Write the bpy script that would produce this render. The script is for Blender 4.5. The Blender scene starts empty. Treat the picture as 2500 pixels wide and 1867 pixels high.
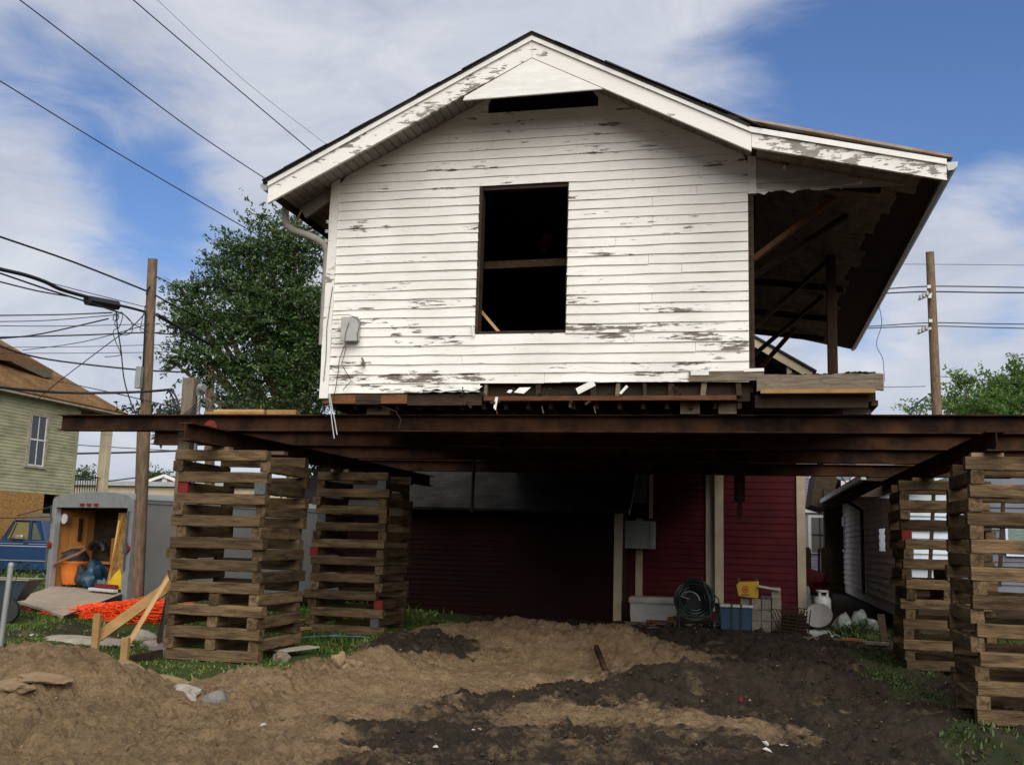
import bpy, bmesh, math, random
import numpy as np
from mathutils import Vector, Matrix
random.seed(7); RNG = np.random.RandomState(11)
SC = bpy.context.scene; COL = SC.collection
R = math.radians
# ------------------------------------------------------------------ camera
F = 2500.; CX, CY = 1250., 933.5
CAMP = np.array([0, 0, 1.6]); YAW = R(13); PIT = R(8.7); ROLL = .028
FW = np.array([-math.sin(YAW)*math.cos(PIT), math.cos(YAW)*math.cos(PIT), math.sin(PIT)])
R0 = np.array([math.cos(YAW), math.sin(YAW), 0.]); U0 = np.cross(R0, FW)
c_, s_ = math.cos(ROLL), math.sin(ROLL)
RI = R0*c_ + U0*s_; UI = -R0*s_ + U0*c_
cd = bpy.data.cameras.new('camera'); cam = bpy.data.objects.new('camera', cd); COL.objects.link(cam)
cd.sensor_fit = 'HORIZONTAL'; cd.sensor_width = 36; cd.lens = 36*F/2500.; cd.clip_start = .1; cd.clip_end = 2000
M3 = Matrix((RI.tolist(), UI.tolist(), (-FW).tolist())).transposed()
cam.matrix_world = Matrix.Translation(Vector(CAMP.tolist())) @ M3.to_4x4()
SC.camera = cam
def ray(px, py): return FW + RI*((px-CX)/F) - UI*((py-CY)/F)
def AX(px, py, x): d = ray(px, py); return CAMP + d*(x/d[0])
def AY(px, py, y): d = ray(px, py); return CAMP + d*(y/d[1])
def AZ(px, py, z): d = ray(px, py); return CAMP + d*((z-1.6)/d[2])
def AD(px, py, d): r = ray(px, py); return CAMP + r*d
# ------------------------------------------------------------------ sky and sun
SUN_EL, SUN_AZ = 39, 22     # degrees; azimuth of the sun measured from -Y (behind the camera) towards +X
W = bpy.data.worlds.new('World'); SC.world = W; W.use_nodes = True
nt = W.node_tree; nt.nodes.clear()
def N(nt, t, **kw):
    n = nt.nodes.new(t)
    for k, v in kw.items():
        if k == 'inp':
            for a, b in v.items(): n.inputs[a].default_value = b
        else: setattr(n, k, v)
    return n
def math_(nt, op, a, b=None, c=None, clamp=False):
    n = nt.nodes.new('ShaderNodeMath'); n.operation = op; n.use_clamp = clamp
    for i, v in enumerate((a, b, c)):
        if v is None: continue
        if isinstance(v, (int, float)): n.inputs[i].default_value = v
        else: nt.links.new(v, n.inputs[i])
    return n.outputs[0]
def mixc(nt, f, a, b, blend='MIX'):
    n = nt.nodes.new('ShaderNodeMix'); n.data_type = 'RGBA'; n.blend_type = blend
    for s, v in ((n.inputs[0], f), (n.inputs[6], a), (n.inputs[7], b)):
        if isinstance(v, (int, float)): s.default_value = v
        elif isinstance(v, tuple): s.default_value = (*v[:3], 1)
        else: nt.links.new(v, s)
    return n.outputs[2]
sky = N(nt, 'ShaderNodeTexSky', sky_type='NISHITA', sun_disc=False, sun_elevation=R(SUN_EL), sun_rotation=R(180-SUN_AZ), air_density=1.1, dust_density=.6, ozone_density=2.2)
tc = N(nt, 'ShaderNodeTexCoord'); D = tc.outputs['Generated']
nrm = N(nt, 'ShaderNodeVectorMath', operation='NORMALIZE'); nt.links.new(D, nrm.inputs[0]); D = nrm.outputs[0]
mp = N(nt, 'ShaderNodeMapping'); mp.inputs['Scale'].default_value = (1, 1, 2.3); mp.inputs['Rotation'].default_value = (0, R(-14), R(10)); nt.links.new(D, mp.inputs[0])
n1 = N(nt, 'ShaderNodeTexNoise', inp={'Scale': 3.4, 'Detail': 7., 'Roughness': .52, 'Distortion': .5}); nt.links.new(mp.outputs[0], n1.inputs[0])
n2 = N(nt, 'ShaderNodeTexNoise', inp={'Scale': 8., 'Detail': 10., 'Roughness': .62, 'Distortion': 1.2}); nt.links.new(mp.outputs[0], n2.inputs[0])
cov = math_(nt, 'MULTIPLY_ADD', n1.outputs[0], 2.3, -.74)
cov = math_(nt, 'MULTIPLY_ADD', n2.outputs[0], 1.15, math_(nt, 'SUBTRACT', cov, .2))
def blob(px, py, deg, w):
    global cov
    d = ray(px, py); d = d/np.linalg.norm(d)
    dt = N(nt, 'ShaderNodeVectorMath', operation='DOT_PRODUCT'); nt.links.new(D, dt.inputs[0]); dt.inputs[1].default_value = d.tolist()
    mr = N(nt, 'ShaderNodeMapRange', interpolation_type='SMOOTHSTEP'); mr.inputs['From Min'].default_value = math.cos(R(deg)); mr.inputs['From Max'].default_value = 1
    nt.links.new(dt.outputs['Value'], mr.inputs[0])
    cov = math_(nt, 'MULTIPLY_ADD', mr.outputs[0], w, cov)
for b in [(1050, 60, 20, .42), (820, 330, 12, .35), (650, 20, 12, .3), (60, 430, 6, .12), (1750, 150, 7, .25), (-600, 200, 18, .25),
          (2300, 250, 17, -.75), (2600, 60, 14, -.45), (1700, 420, 7, .2), (440, 290, 6.5, -.6), (120, 500, 4, .1), (620, 400, 4, .25), (500, 520, 5.5, -.5), (250, 560, 6, -.45), (120, 200, 5, -.25), (20, 30, 6, -.3),
          (2480, 570, 5, .75), (2250, 660, 5, .85), (2380, 760, 3.2, -.75), (2150, 800, 3.0, -.7), (2300, 900, 6, .7), (1900, 1000, 9, .5), (100, 1000, 12, .55), (0, 680, 6, .35)]:
    blob(*b)
mr = N(nt, 'ShaderNodeMapRange', interpolation_type='SMOOTHSTEP', inp={'From Min': -.05, 'From Max': 1.08}); nt.links.new(cov, mr.inputs[0])
cc = N(nt, 'ShaderNodeTexNoise', inp={'Scale': 6., 'Detail': 8., 'Roughness': .6, 'Distortion': .6}); nt.links.new(mp.outputs[0], cc.inputs[0])
ccr = N(nt, 'ShaderNodeMapRange', inp={'From Min': .32, 'From Max': .68}); nt.links.new(cc.outputs[0], ccr.inputs[0])
ccol = mixc(nt, ccr.outputs[0], (6.1, 6.6, 7.9), (9.1, 9.4, 10.1))
blue = mixc(nt, 1., sky.outputs[0], (.95, 1.14, 1.52), 'MULTIPLY')
fac = math_(nt, 'MULTIPLY', mr.outputs[0], .93)
skyc = mixc(nt, fac, blue, ccol)
# unseen sky low behind the camera, darkened to cut fill light under the house
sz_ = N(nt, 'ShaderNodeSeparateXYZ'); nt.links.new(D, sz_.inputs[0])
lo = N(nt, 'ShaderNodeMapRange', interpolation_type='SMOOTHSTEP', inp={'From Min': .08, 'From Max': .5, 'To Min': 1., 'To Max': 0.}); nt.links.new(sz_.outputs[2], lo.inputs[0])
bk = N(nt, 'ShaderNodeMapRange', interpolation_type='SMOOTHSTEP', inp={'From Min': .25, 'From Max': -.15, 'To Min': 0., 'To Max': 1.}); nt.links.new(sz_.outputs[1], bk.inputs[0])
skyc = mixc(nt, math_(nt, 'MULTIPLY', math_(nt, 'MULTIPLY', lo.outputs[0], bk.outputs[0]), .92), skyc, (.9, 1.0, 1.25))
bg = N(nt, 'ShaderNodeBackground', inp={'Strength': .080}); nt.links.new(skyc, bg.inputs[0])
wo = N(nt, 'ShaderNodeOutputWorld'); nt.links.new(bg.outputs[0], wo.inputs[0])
sl = bpy.data.lights.new('sun', 'SUN'); sl.energy = 4.1; sl.angle = R(70); sl.color = (1, .95, .87)
so = bpy.data.objects.new('sun', sl); COL.objects.link(so)
sd = Vector((math.sin(R(SUN_AZ))*math.cos(R(SUN_EL)), -math.cos(R(SUN_AZ))*math.cos(R(SUN_EL)), math.sin(R(SUN_EL))))
so.rotation_euler = sd.to_track_quat('Z', 'Y').to_euler()
SC.view_settings.view_transform = 'Standard'; SC.view_settings.look = 'None'; SC.view_settings.exposure = 0.0; SC.view_settings.gamma = 1
# ------------------------------------------------------------------ mesh helpers
def wmat(o):
    m = o.matrix_basis.copy()
    return wmat(o.parent) @ m if o.parent else m
class MB:
    def __init__(s): s.v = []; s.f = []
    def add(s, v, f):
        o = len(s.v); s.v += [tuple(map(float, q)) for q in v]; s.f += [tuple(i+o for i in q) for q in f]; return s
    def box(s, x0, x1, y0, y1, z0, z1):
        return s.add([(x0,y0,z0),(x1,y0,z0),(x1,y1,z0),(x0,y1,z0),(x0,y0,z1),(x1,y0,z1),(x1,y1,z1),(x0,y1,z1)],
                     [(0,3,2,1),(4,5,6,7),(0,1,5,4),(1,2,6,5),(2,3,7,6),(3,0,4,7)])
    def bar(s, p, q, w, h, up=(0,0,1), ext=0):
        p = Vector(p); q = Vector(q); d = (q-p).normalized(); p = p-d*ext; q = q+d*ext
        u = Vector(up); sd_ = d.cross(u)
        if sd_.length < 1e-4: sd_ = d.cross(Vector((1,0,0)))
        sd_.normalize(); u = sd_.cross(d)
        a = sd_*w/2; b = u*h/2
        v = [p-a-b, p+a-b, p+a+b, p-a+b, q-a-b, q+a-b, q+a+b, q-a+b]
        return s.add(v, [(0,3,2,1),(4,5,6,7),(0,1,5,4),(1,2,6,5),(2,3,7,6),(3,0,4,7)])
    def tube(s, pts, r, n=8, cap=True):
        pts = [Vector(p) for p in pts]; k = len(pts); rs = r if isinstance(r, (list, tuple)) else [r]*k
        V_ = []; ref = None
        for i, p in enumerate(pts):
            d = (pts[min(i+1, k-1)]-pts[max(i-1, 0)]).normalized()
            if ref is None: ref = d.cross(Vector((0,0,1))) if abs(d.z) < .9 else d.cross(Vector((0,1,0)))
            u = (ref - d*ref.dot(d)).normalized(); ref = u; w = d.cross(u)
            V_ += [p + (u*math.cos(2*math.pi*j/n)+w*math.sin(2*math.pi*j/n))*rs[i] for j in range(n)]
        f = [(i*n+j, i*n+(j+1)%n, (i+1)*n+(j+1)%n, (i+1)*n+j) for i in range(k-1) for j in range(n)]
        if cap: f += [tuple(range(n-1, -1, -1)), tuple((k-1)*n+j for j in range(n))]
        return s.add(V_, f)
    def prism(s, poly, a, b, axis='y'):
        n = len(poly)
        def P3(q, t):
            return (q[0], t, q[1]) if axis == 'y' else ((t, q[0], q[1]) if axis == 'x' else (q[0], q[1], t))
        v = [P3(q, a) for q in poly]+[P3(q, b) for q in poly]
        return s.add(v, [tuple(range(n)), tuple(range(2*n-1, n-1, -1))]+[(i, n+i, n+(i+1)%n, (i+1)%n) for i in range(n)])
    def lathe(s, prof, c, n=24):
        V_ = []; k = len(prof)
        for r, z in prof: V_ += [(c[0]+r*math.cos(2*math.pi*j/n), c[1]+r*math.sin(2*math.pi*j/n), c[2]+z) for j in range(n)]
        f = [(i*n+j, i*n+(j+1)%n, (i+1)*n+(j+1)%n, (i+1)*n+j) for i in range(k-1) for j in range(n)]
        f += [tuple(range(n-1, -1, -1)), tuple((k-1)*n+j for j in range(n))]
        return s.add(V_, f)
    def lump(s, c, r, sub=2, amp=.2, seed=0, flat=None):
        bm = bmesh.new(); bmesh.ops.create_icosphere(bm, subdivisions=sub, radius=1)
        rr = random.Random(seed); ph = [(rr.uniform(0,6), rr.uniform(0,6), rr.uniform(0,6), rr.uniform(1.5,4)) for _ in range(6)]
        vs = []
        for v in bm.verts:
            p = v.co.copy(); k = 1
            for a, b, c3, fq in ph: k += amp/2.5*math.sin(p.x*fq+a)*math.sin(p.y*fq+b)*math.cos(p.z*fq+c3)*2
            z = p.z*k*r[2]
            if flat is not None: z = max(z, -flat*r[2])
            vs.append((c[0]+p.x*k*r[0], c[1]+p.y*k*r[1], c[2]+z))
        fs = [tuple(v.index for v in f.verts) for f in bm.faces]; bm.free()
        return s.add(vs, fs)
    def xf(s, m):
        s.v = [tuple(m @ Vector(q)) for q in s.v]; return s
    def build(s, name, m, parent=None, local=False, smooth=False, bevel=0, **tags):
        me = bpy.data.meshes.new(name)
        v = s.v
        if parent is not None and not local:
            im = wmat(parent).inverted(); v = [tuple(im @ Vector(q)) for q in v]
        me.from_pydata(v, [], s.f); me.materials.append(m); me.update()
        bm = bmesh.new(); bm.from_mesh(me); bmesh.ops.recalc_face_normals(bm, faces=bm.faces)
        bm.to_mesh(me); bm.free()
        if smooth:
            for p in me.polygons: p.use_smooth = True
            if smooth != 'full': me.set_sharp_from_angle(angle=R(40))
        o = bpy.data.objects.new(name, me); COL.objects.link(o)
        if parent is not None: o.parent = parent
        if bevel:
            b = o.modifiers.new('bevel', 'BEVEL'); b.width = bevel; b.segments = 2; b.limit_method = 'ANGLE'
        for k, q in tags.items(): o[k] = q
        return o
def thing(name, label, cat, loc=(0,0,0), rz=0, group=None):
    o = bpy.data.objects.new(name, None); COL.objects.link(o); o.location = tuple(map(float, loc)); o.rotation_euler = (0,0,rz)
    o['label'] = label; o['category'] = cat
    if group: o['group'] = group
    o.empty_display_size = .2
    return o
def tag(o, label, cat, group=None):
    o['label'] = label; o['category'] = cat
    if group: o['group'] = group
    return o
def recenter(o):
    """put the origin of a top-level mesh at the middle of its base"""
    me = o.data; n = len(me.vertices); a = np.empty(n*3, 'f'); me.vertices.foreach_get('co', a); a = a.reshape(-1, 3)
    c = np.array([(a[:,0].min()+a[:,0].max())/2, (a[:,1].min()+a[:,1].max())/2, a[:,2].min()])
    a -= c; me.vertices.foreach_set('co', a.ravel()); me.update(); o.location = c.tolist(); return o
# ------------------------------------------------------------------ numpy noise
_L = RNG.rand(256, 256)
def vnoise(x, y, sc, sx=0):
    x = np.asarray(x)/sc + 37.3*sx + 1000; y = np.asarray(y)/sc + 91.7*sx + 1000
    xi = np.floor(x).astype(int); yi = np.floor(y).astype(int); fx = x-xi; fy = y-yi
    fx = fx*fx*(3-2*fx); fy = fy*fy*(3-2*fy)
    g = lambda a, b: _L[a % 256, b % 256]
    return (g(xi,yi)*(1-fx)+g(xi+1,yi)*fx)*(1-fy)+(g(xi,yi+1)*(1-fx)+g(xi+1,yi+1)*fx)*fy-.5
def fbm(x, y, sc, oct=4, gain=.5, sx=0):
    t = 0; a = 1
    for i in range(oct): t = t+a*vnoise(x, y, sc, sx+i*3.1); a *= gain; sc /= 2.03
    return t
# ------------------------------------------------------------------ materials
MATS = {}
def material(name, c1, c2=None, rough=.8, scale=8., stretch=(1,1,1), bump=.2, bscale=None, metallic=0, detail=8., vary=0., dist=.0, spec=None, contrast=(.3,.7), island=0.):
    if name in MATS: return MATS[name]
    m = bpy.data.materials.new(name); m.use_nodes = True; t = m.node_tree; p = t.nodes['Principled BSDF']
    c2 = c2 or tuple(x*.7 for x in c1)
    tcn = N(t, 'ShaderNodeTexCoord'); mpn = N(t, 'ShaderNodeMapping'); mpn.inputs['Scale'].default_value = stretch; t.links.new(tcn.outputs['Object'], mpn.inputs[0])
    if vary:
        oi = N(t, 'ShaderNodeObjectInfo'); v = N(t, 'ShaderNodeVectorMath', operation='SCALE'); v.inputs[0].default_value = (31, 47, 13); t.links.new(oi.outputs['Random'], v.inputs['Scale']); t.links.new(v.outputs[0], mpn.inputs['Location'])
    no = N(t, 'ShaderNodeTexNoise', inp={'Scale': scale, 'Detail': detail, 'Roughness': .6, 'Distortion': dist}); t.links.new(mpn.outputs[0], no.inputs[0])
    mr = N(t, 'ShaderNodeMapRange', inp={'From Min': contrast[0], 'From Max': contrast[1]}); t.links.new(no.outputs[0], mr.inputs[0])
    col = mixc(t, mr.outputs[0], c1, c2)
    if vary:
        f = math_(t, 'MULTIPLY_ADD', oi.outputs['Random'], vary*2, 1-vary)
        cmb = N(t, 'ShaderNodeCombineColor'); [t.links.new(f, cmb.inputs[i]) for i in range(3)]
        col = mixc(t, 1., col, cmb.outputs[0], 'MULTIPLY')
    if island:
        g = N(t, 'ShaderNodeNewGeometry'); f = math_(t, 'MULTIPLY_ADD', g.outputs['Random Per Island'], island*2, 1-island)
        cmb = N(t, 'ShaderNodeCombineColor'); [t.links.new(f, cmb.inputs[i]) for i in range(3)]
        col = mixc(t, 1., col, cmb.outputs[0], 'MULTIPLY')
    t.links.new(col, p.inputs['Base Color']); p.inputs['Roughness'].default_value = rough; p.inputs['Metallic'].default_value = metallic
    if spec is None: spec = .15 if rough >= .65 else .5
    p.inputs['Specular IOR Level'].default_value = spec
    if bump:
        b2 = N(t, 'ShaderNodeTexNoise', inp={'Scale': bscale or scale*3, 'Detail': 6.}); t.links.new(mpn.outputs[0], b2.inputs[0])
        bn = N(t, 'ShaderNodeBump', inp={'Strength': bump, 'Distance': .02}); t.links.new(b2.outputs[0], bn.inputs['Height']); t.links.new(bn.outputs[0], p.inputs['Normal'])
    MATS[name] = m; return m
def peel_paint(name, paint, wood, amount, zlo, zhi, exp=.114, z0=3.3, stretch=(1.2, 1.2, 9), stain=.25, scale=2.2):
    """old paint on boards, flaked to bare wood, more of it low on the wall; each board flakes on its own"""
    m = bpy.data.materials.new(name); m.use_nodes = True; t = m.node_tree; p = t.nodes['Principled BSDF']
    g = N(t, 'ShaderNodeNewGeometry'); sp = N(t, 'ShaderNodeSeparateXYZ'); t.links.new(g.outputs['Position'], sp.inputs[0])
    row = math_(t, 'FLOOR', math_(t, 'DIVIDE', math_(t, 'SUBTRACT', sp.outputs[2], z0), exp))
    mpn = N(t, 'ShaderNodeMapping'); mpn.inputs['Scale'].default_value = stretch; t.links.new(g.outputs['Position'], mpn.inputs[0])
    cx = N(t, 'ShaderNodeCombineXYZ'); t.links.new(math_(t, 'MULTIPLY', row, 3.7), cx.inputs[0]); t.links.new(cx.outputs[0], mpn.inputs['Location'])
    n1 = N(t, 'ShaderNodeTexNoise', inp={'Scale': scale*2, 'Detail': 9., 'Roughness': .68}); t.links.new(mpn.outputs[0], n1.inputs[0])
    big = N(t, 'ShaderNodeTexNoise', inp={'Scale': .9, 'Detail': 3.}); mp2 = N(t, 'ShaderNodeMapping'); mp2.inputs['Scale'].default_value = (1, 1, 1.6); t.links.new(g.outputs['Position'], mp2.inputs[0]); t.links.new(cx.outputs[0], mp2.inputs['Location']); t.links.new(mp2.outputs[0], big.inputs[0])
    hz = N(t, 'ShaderNodeMapRange', inp={'From Min': zhi, 'From Max': zlo, 'To Min': -.035, 'To Max': .04}); t.links.new(sp.outputs[2], hz.inputs[0])
    k = math_(t, 'ADD', math_(t, 'ADD', n1.outputs[0], math_(t, 'MULTIPLY_ADD', big.outputs[0], .85, -.425)), hz.outputs[0])
    mk = N(t, 'ShaderNodeMapRange', inp={'From Min': amount, 'From Max': amount+.02}); t.links.new(k, mk.inputs[0])
    fine = N(t, 'ShaderNodeTexNoise', inp={'Scale': 14., 'Detail': 8.}); mp3 = N(t, 'ShaderNodeMapping'); mp3.inputs['Scale'].default_value = (.6, 1, 9); t.links.new(g.outputs['Position'], mp3.inputs[0]); t.links.new(mp3.outputs[0], fine.inputs[0])
    pcol = mixc(t, math_(t, 'MULTIPLY', math_(t, 'SUBTRACT', fine.outputs[0], .35, clamp=True), stain*2), paint, tuple(x*.62 for x in paint))
    dirt = N(t, 'ShaderNodeTexNoise', inp={'Scale': 1.1, 'Detail': 4.}); t.links.new(g.outputs['Position'], dirt.inputs[0])
    pcol = mixc(t, math_(t, 'MULTIPLY', math_(t, 'SUBTRACT', dirt.outputs[0], .42, clamp=True), stain*3, clamp=True), pcol, (.42, .40, .34))
    hairl = N(t, 'ShaderNodeMapRange', inp={'From Min': .69, 'From Max': .74}); t.links.new(fine.outputs[0], hairl.inputs[0])
    pcol = mixc(t, math_(t, 'MULTIPLY', hairl.outputs[0], .75), pcol, wood)
    wcol = mixc(t, fine.outputs[0], tuple(x*.45 for x in wood), tuple(x*1.5 for x in wood))
    t.links.new(mixc(t, mk.outputs[0], pcol, wcol), p.inputs['Base Color']); p.inputs['Roughness'].default_value = .75
    bn = N(t, 'ShaderNodeBump', inp={'Strength': .35, 'Distance': .004}); inv = math_(t, 'SUBTRACT', 1., mk.outputs[0]); t.links.new(inv, bn.inputs['Height'])
    bn2 = N(t, 'ShaderNodeBump', inp={'Strength': .18, 'Distance': .004}); t.links.new(fine.outputs[0], bn2.inputs['Height']); t.links.new(bn.outputs[0], bn2.inputs['Normal']); t.links.new(bn2.outputs[0], p.inputs['Normal'])
    MATS[name] = m; return m
def shingles(name, c1, c2, c3):
    m = bpy.data.materials.new(name); m.use_nodes = True; t = m.node_tree; p = t.nodes['Principled BSDF']
    tcn = N(t, 'ShaderNodeTexCoord'); br = N(t, 'ShaderNodeTexBrick', inp={'Scale': 1., 'Mortar Size': .006, 'Brick Width': .3, 'Row Height': .14, 'Bias': 0.})
    br.inputs['Color1'].default_value = (*c1, 1); br.inputs['Color2'].default_value = (*c2, 1); br.inputs['Mortar'].default_value = (*c3, 1)
    t.links.new(tcn.outputs['UV'], br.inputs[0])
    no = N(t, 'ShaderNodeTexNoise', inp={'Scale': 1.5, 'Detail': 8.}); t.links.new(tcn.outputs['Object'], no.inputs[0])
    f = math_(t, 'MULTIPLY_ADD', no.outputs[0], 1.1, .45); cmb = N(t, 'ShaderNodeCombineColor'); [t.links.new(f, cmb.inputs[i]) for i in range(3)]
    t.links.new(mixc(t, 1., br.outputs[0], cmb.outputs[0], 'MULTIPLY'), p.inputs['Base Color']); p.inputs['Roughness'].default_value = .95; p.inputs['Specular IOR Level'].default_value = .1
    bn = N(t, 'ShaderNodeBump', inp={'Strength': .5, 'Distance': .02}); t.links.new(br.outputs['Fac'], bn.inputs['Height']); bn.invert = True; t.links.new(bn.outputs[0], p.inputs['Normal'])
    MATS[name] = m; return m
def roofplane(o, ua, va):
    """planar UVs in metres for shingles: ua along the eave, va up the slope"""
    me = o.data; uv = me.uv_layers.new(name='uv'); ua = Vector(ua); va = Vector(va); mw = wmat(o)
    for l in me.loops:
        c = mw @ me.vertices[l.vertex_index].co; uv.data[l.index].uv = (c.dot(ua), c.dot(va))
def leafmat(name, cols, trans=.25):
    m = bpy.data.materials.new(name); m.use_nodes = True; t = m.node_tree; p = t.nodes['Principled BSDF']
    g = N(t, 'ShaderNodeNewGeometry'); cr = N(t, 'ShaderNodeValToRGB'); cr.color_ramp.elements[0].color = (*cols[0], 1); cr.color_ramp.elements[1].color = (*cols[-1], 1)
    for i, c in enumerate(cols[1:-1]):
        e = cr.color_ramp.elements.new((i+1)/(len(cols)-1)); e.color = (*c, 1)
    t.links.new(g.outputs['Random Per Island'], cr.inputs[0]); t.links.new(cr.outputs[0], p.inputs['Base Color']); p.inputs['Roughness'].default_value = .5
    tr = N(t, 'ShaderNodeBsdfTranslucent'); t.links.new(cr.outputs[0], tr.inputs[0]); mx = N(t, 'ShaderNodeMixShader', inp={0: trans}); out = t.nodes['Material Output']
    t.links.new(p.outputs[0], mx.inputs[1]); t.links.new(tr.outputs[0], mx.inputs[2]); t.links.new(mx.outputs[0], out.inputs[0])
    MATS[name] = m; return m
def glassmat(name, c=(.02,.025,.03), rough=.08):
    m = bpy.data.materials.new(name); m.use_nodes = True; p = m.node_tree.nodes['Principled BSDF']; p.inputs['Base Color'].default_value = (*c, 1); p.inputs['Roughness'].default_value = rough; p.inputs['Specular IOR Level'].default_value = .8
    MATS[name] = m; return m
PAINT = peel_paint('flaking_white_paint', (.83,.81,.75), (.15,.12,.095), .655, 3.3, 5.0, scale=1.5, stain=.42)
TRIM = peel_paint('flaking_trim_paint', (.80,.78,.72), (.24,.215,.18), .565, 3, 3.1, exp=50, stretch=(1.4,1.4,5), scale=1.8)
SOFF = material('soffit_boards', (.34,.32,.27), (.16,.15,.13), .8, 3, (1,1,1), .3)
CLEANW = material('clean_white_paint', (.80,.79,.74), (.66,.65,.6), .6, 3, (1,1,6), .1)
TIMBER = material('rough_timber', (.155,.103,.052), (.05,.033,.019), .9, 2.4, (1,7,7), .6, 9., vary=.42, spec=.15, contrast=(.36,.64), detail=10, dist=.4)
TIMBEND = material('timber_end', (.20,.14,.08), (.09,.06,.035), .9, 14, (1,1,1), .5)
REDP = material('red_timber_paint', (.22,.028,.024), (.13,.02,.018), .8, 20)
GREYP = material('grey_timber_paint', (.11,.125,.125), (.06,.07,.07), .85, 18)
RUST = material('rusty_steel', (.072,.034,.019), (.021,.013,.010), .95, 2.6, (1,1,1), .3, 30, spec=.05, contrast=(.38,.62), vary=.12)
DARKW = material('dark_aged_wood', (.060,.040,.026), (.025,.017,.012), .9, 3, (1,5,5), .4)
BROWNW = material('brown_raw_wood', (.22,.10,.045), (.11,.05,.025), .85, 4, (1,8,8), .4)
GREYW = material('grey_weathered_wood', (.24,.19,.135), (.10,.08,.06), .9, 4, (1,9,9), .5)
MOSS = material('mossy_rot', (.035,.032,.018), (.015,.013,.01), .95, 12, bump=.8)
FRESH = material('fresh_pine', (.52,.33,.15), (.40,.22,.09), .7, 3, (1,1,1), .2)
TREAT = material('treated_lumber', (.36,.22,.09), (.25,.14,.05), .75, 3, (2,2,2), .25)
POLEW = material('pole_wood', (.27,.19,.125), (.11,.075,.05), .9, 3.5, (7,7,.8), .6, 9)
DARKROOF = material('dark_roof_edge', (.06,.058,.055), (.03,.03,.03), .95, 10)
RUSTTIN = material('rusty_tin', (.27,.15,.085), (.36,.33,.29), .7, 5, bump=.3)
TIN = material('old_galvanised', (.42,.44,.43), (.28,.30,.29), .5, 6, metallic=.4, bump=.1)
BLACK = material('black_rubber', (.012,.012,.013), (.02,.02,.02), .6, 10, bump=0)
WIRE = material('cable_black', (.012,.012,.014), (.016,.016,.018), .55, 10, bump=0)
WHITEP = material('white_porcelain', (.62,.62,.60), (.48,.48,.46), .35, 10, bump=0)
CREAM = material('cream_trim', (.56,.48,.33), (.42,.35,.24), .7, 3, (1,1,1), .1)
REDW = material('red_clapboard', (.095,.011,.015), (.06,.008,.011), .7, 2, (1,1,1), .15, 12)
GREENW = material('mint_clapboard', (.40,.385,.235), (.25,.25,.145), .85, 1.2, (1,1,2.5), .2, 14, contrast=(.4,.66))
PINKW = material('grey_pink_clapboard', (.68,.59,.55), (.5,.43,.40), .85, 1.6, (1,1,2), .2, 12)
LAVW = material('lavender_siding', (.34,.32,.40), (.28,.26,.34), .8, 2)
WHITEW = material('white_siding', (.70,.77,.84), (.56,.62,.68), .8, 2)
CONC = material('concrete', (.34,.30,.24), (.22,.19,.15), .95, 7, bump=.5)
CONCG = material('grey_concrete', (.20,.185,.165), (.12,.11,.10), .95, 6, bump=.6)
OSB = material('osb_board', (.42,.24,.085), (.26,.13,.04), .8, 16, (1,1,1), .25, 30, contrast=(.38,.62), detail=3)
PLY = material('plywood', (.46,.22,.065), (.32,.14,.04), .7, 2.5, (5,5,.7), .1)
TRAILG = material('trailer_grey', (.27,.275,.27), (.22,.225,.22), .5, 2, bump=.05, metallic=.1)
ALU = material('aluminium_trim', (.42,.43,.43), (.33,.34,.34), .4, 8, bump=.05, metallic=.5)
RAMPM = material('ramp_plywood', (.36,.30,.22), (.27,.22,.165), .85, 6, (1,1,1), .2, 30)
BROWNSH = shingles('brown_shingles', (.20,.115,.048), (.15,.085,.038), (.07,.04,.025))
GREYSH = shingles('grey_shingles', (.052,.047,.042), (.035,.032,.029), (.025,.025,.022))
TANSH = shingles('tan_shingles', (.30,.22,.15), (.25,.18,.12), (.12,.09,.06))
GLASS = glassmat('window_glass')
GLASSG = glassmat('curtained_glass', (.16,.16,.14), .3)
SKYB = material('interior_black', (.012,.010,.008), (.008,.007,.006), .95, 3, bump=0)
# ------------------------------------------------------------------ ground
GP = [(-1.65,7.5,0),(-4.9,6.3,0),(2.1,8.9,-.12),(-6.9,11.7,.0),(-5.6,11.7,.05),(2.3,11.7,-.15),(3.6,11.7,-.16),(-6.7,15.8,.03),(-5.4,15.8,.05),(2.2,15.8,-.08),(3.5,16,-.08),
      (0,20.5,.03),(-4,20.5,-.03),(-8.5,10,.08),(-10.2,12,.16),(-12.5,13.5,.24),(-11.5,14.6,.26),(-9.6,13.4,.22),(-9.6,14.5,.36),(-9,16,.44),(-12,16,.40),(-14,18,.40),(-8.5,12.2,.12),(-24,28,.05),(-18,26,.1),(1.8,20.5,.04),(1.6,24,.1),(3,27,.2),(6,25,.1),(5,35,.3),(-5,45,0),(40,60,0),(-60,60,0),
      (-3.5,12.8,-.07),(-1.8,12.8,-.08),(-2.6,11,-.04),(-3,9.4,-.02),(0,0,0),(-10,0,0),(10,0,-.1),(10,10,-.15),(-20,8,.2),(-20,16,.35)]
GPa = np.array(GP)
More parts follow.
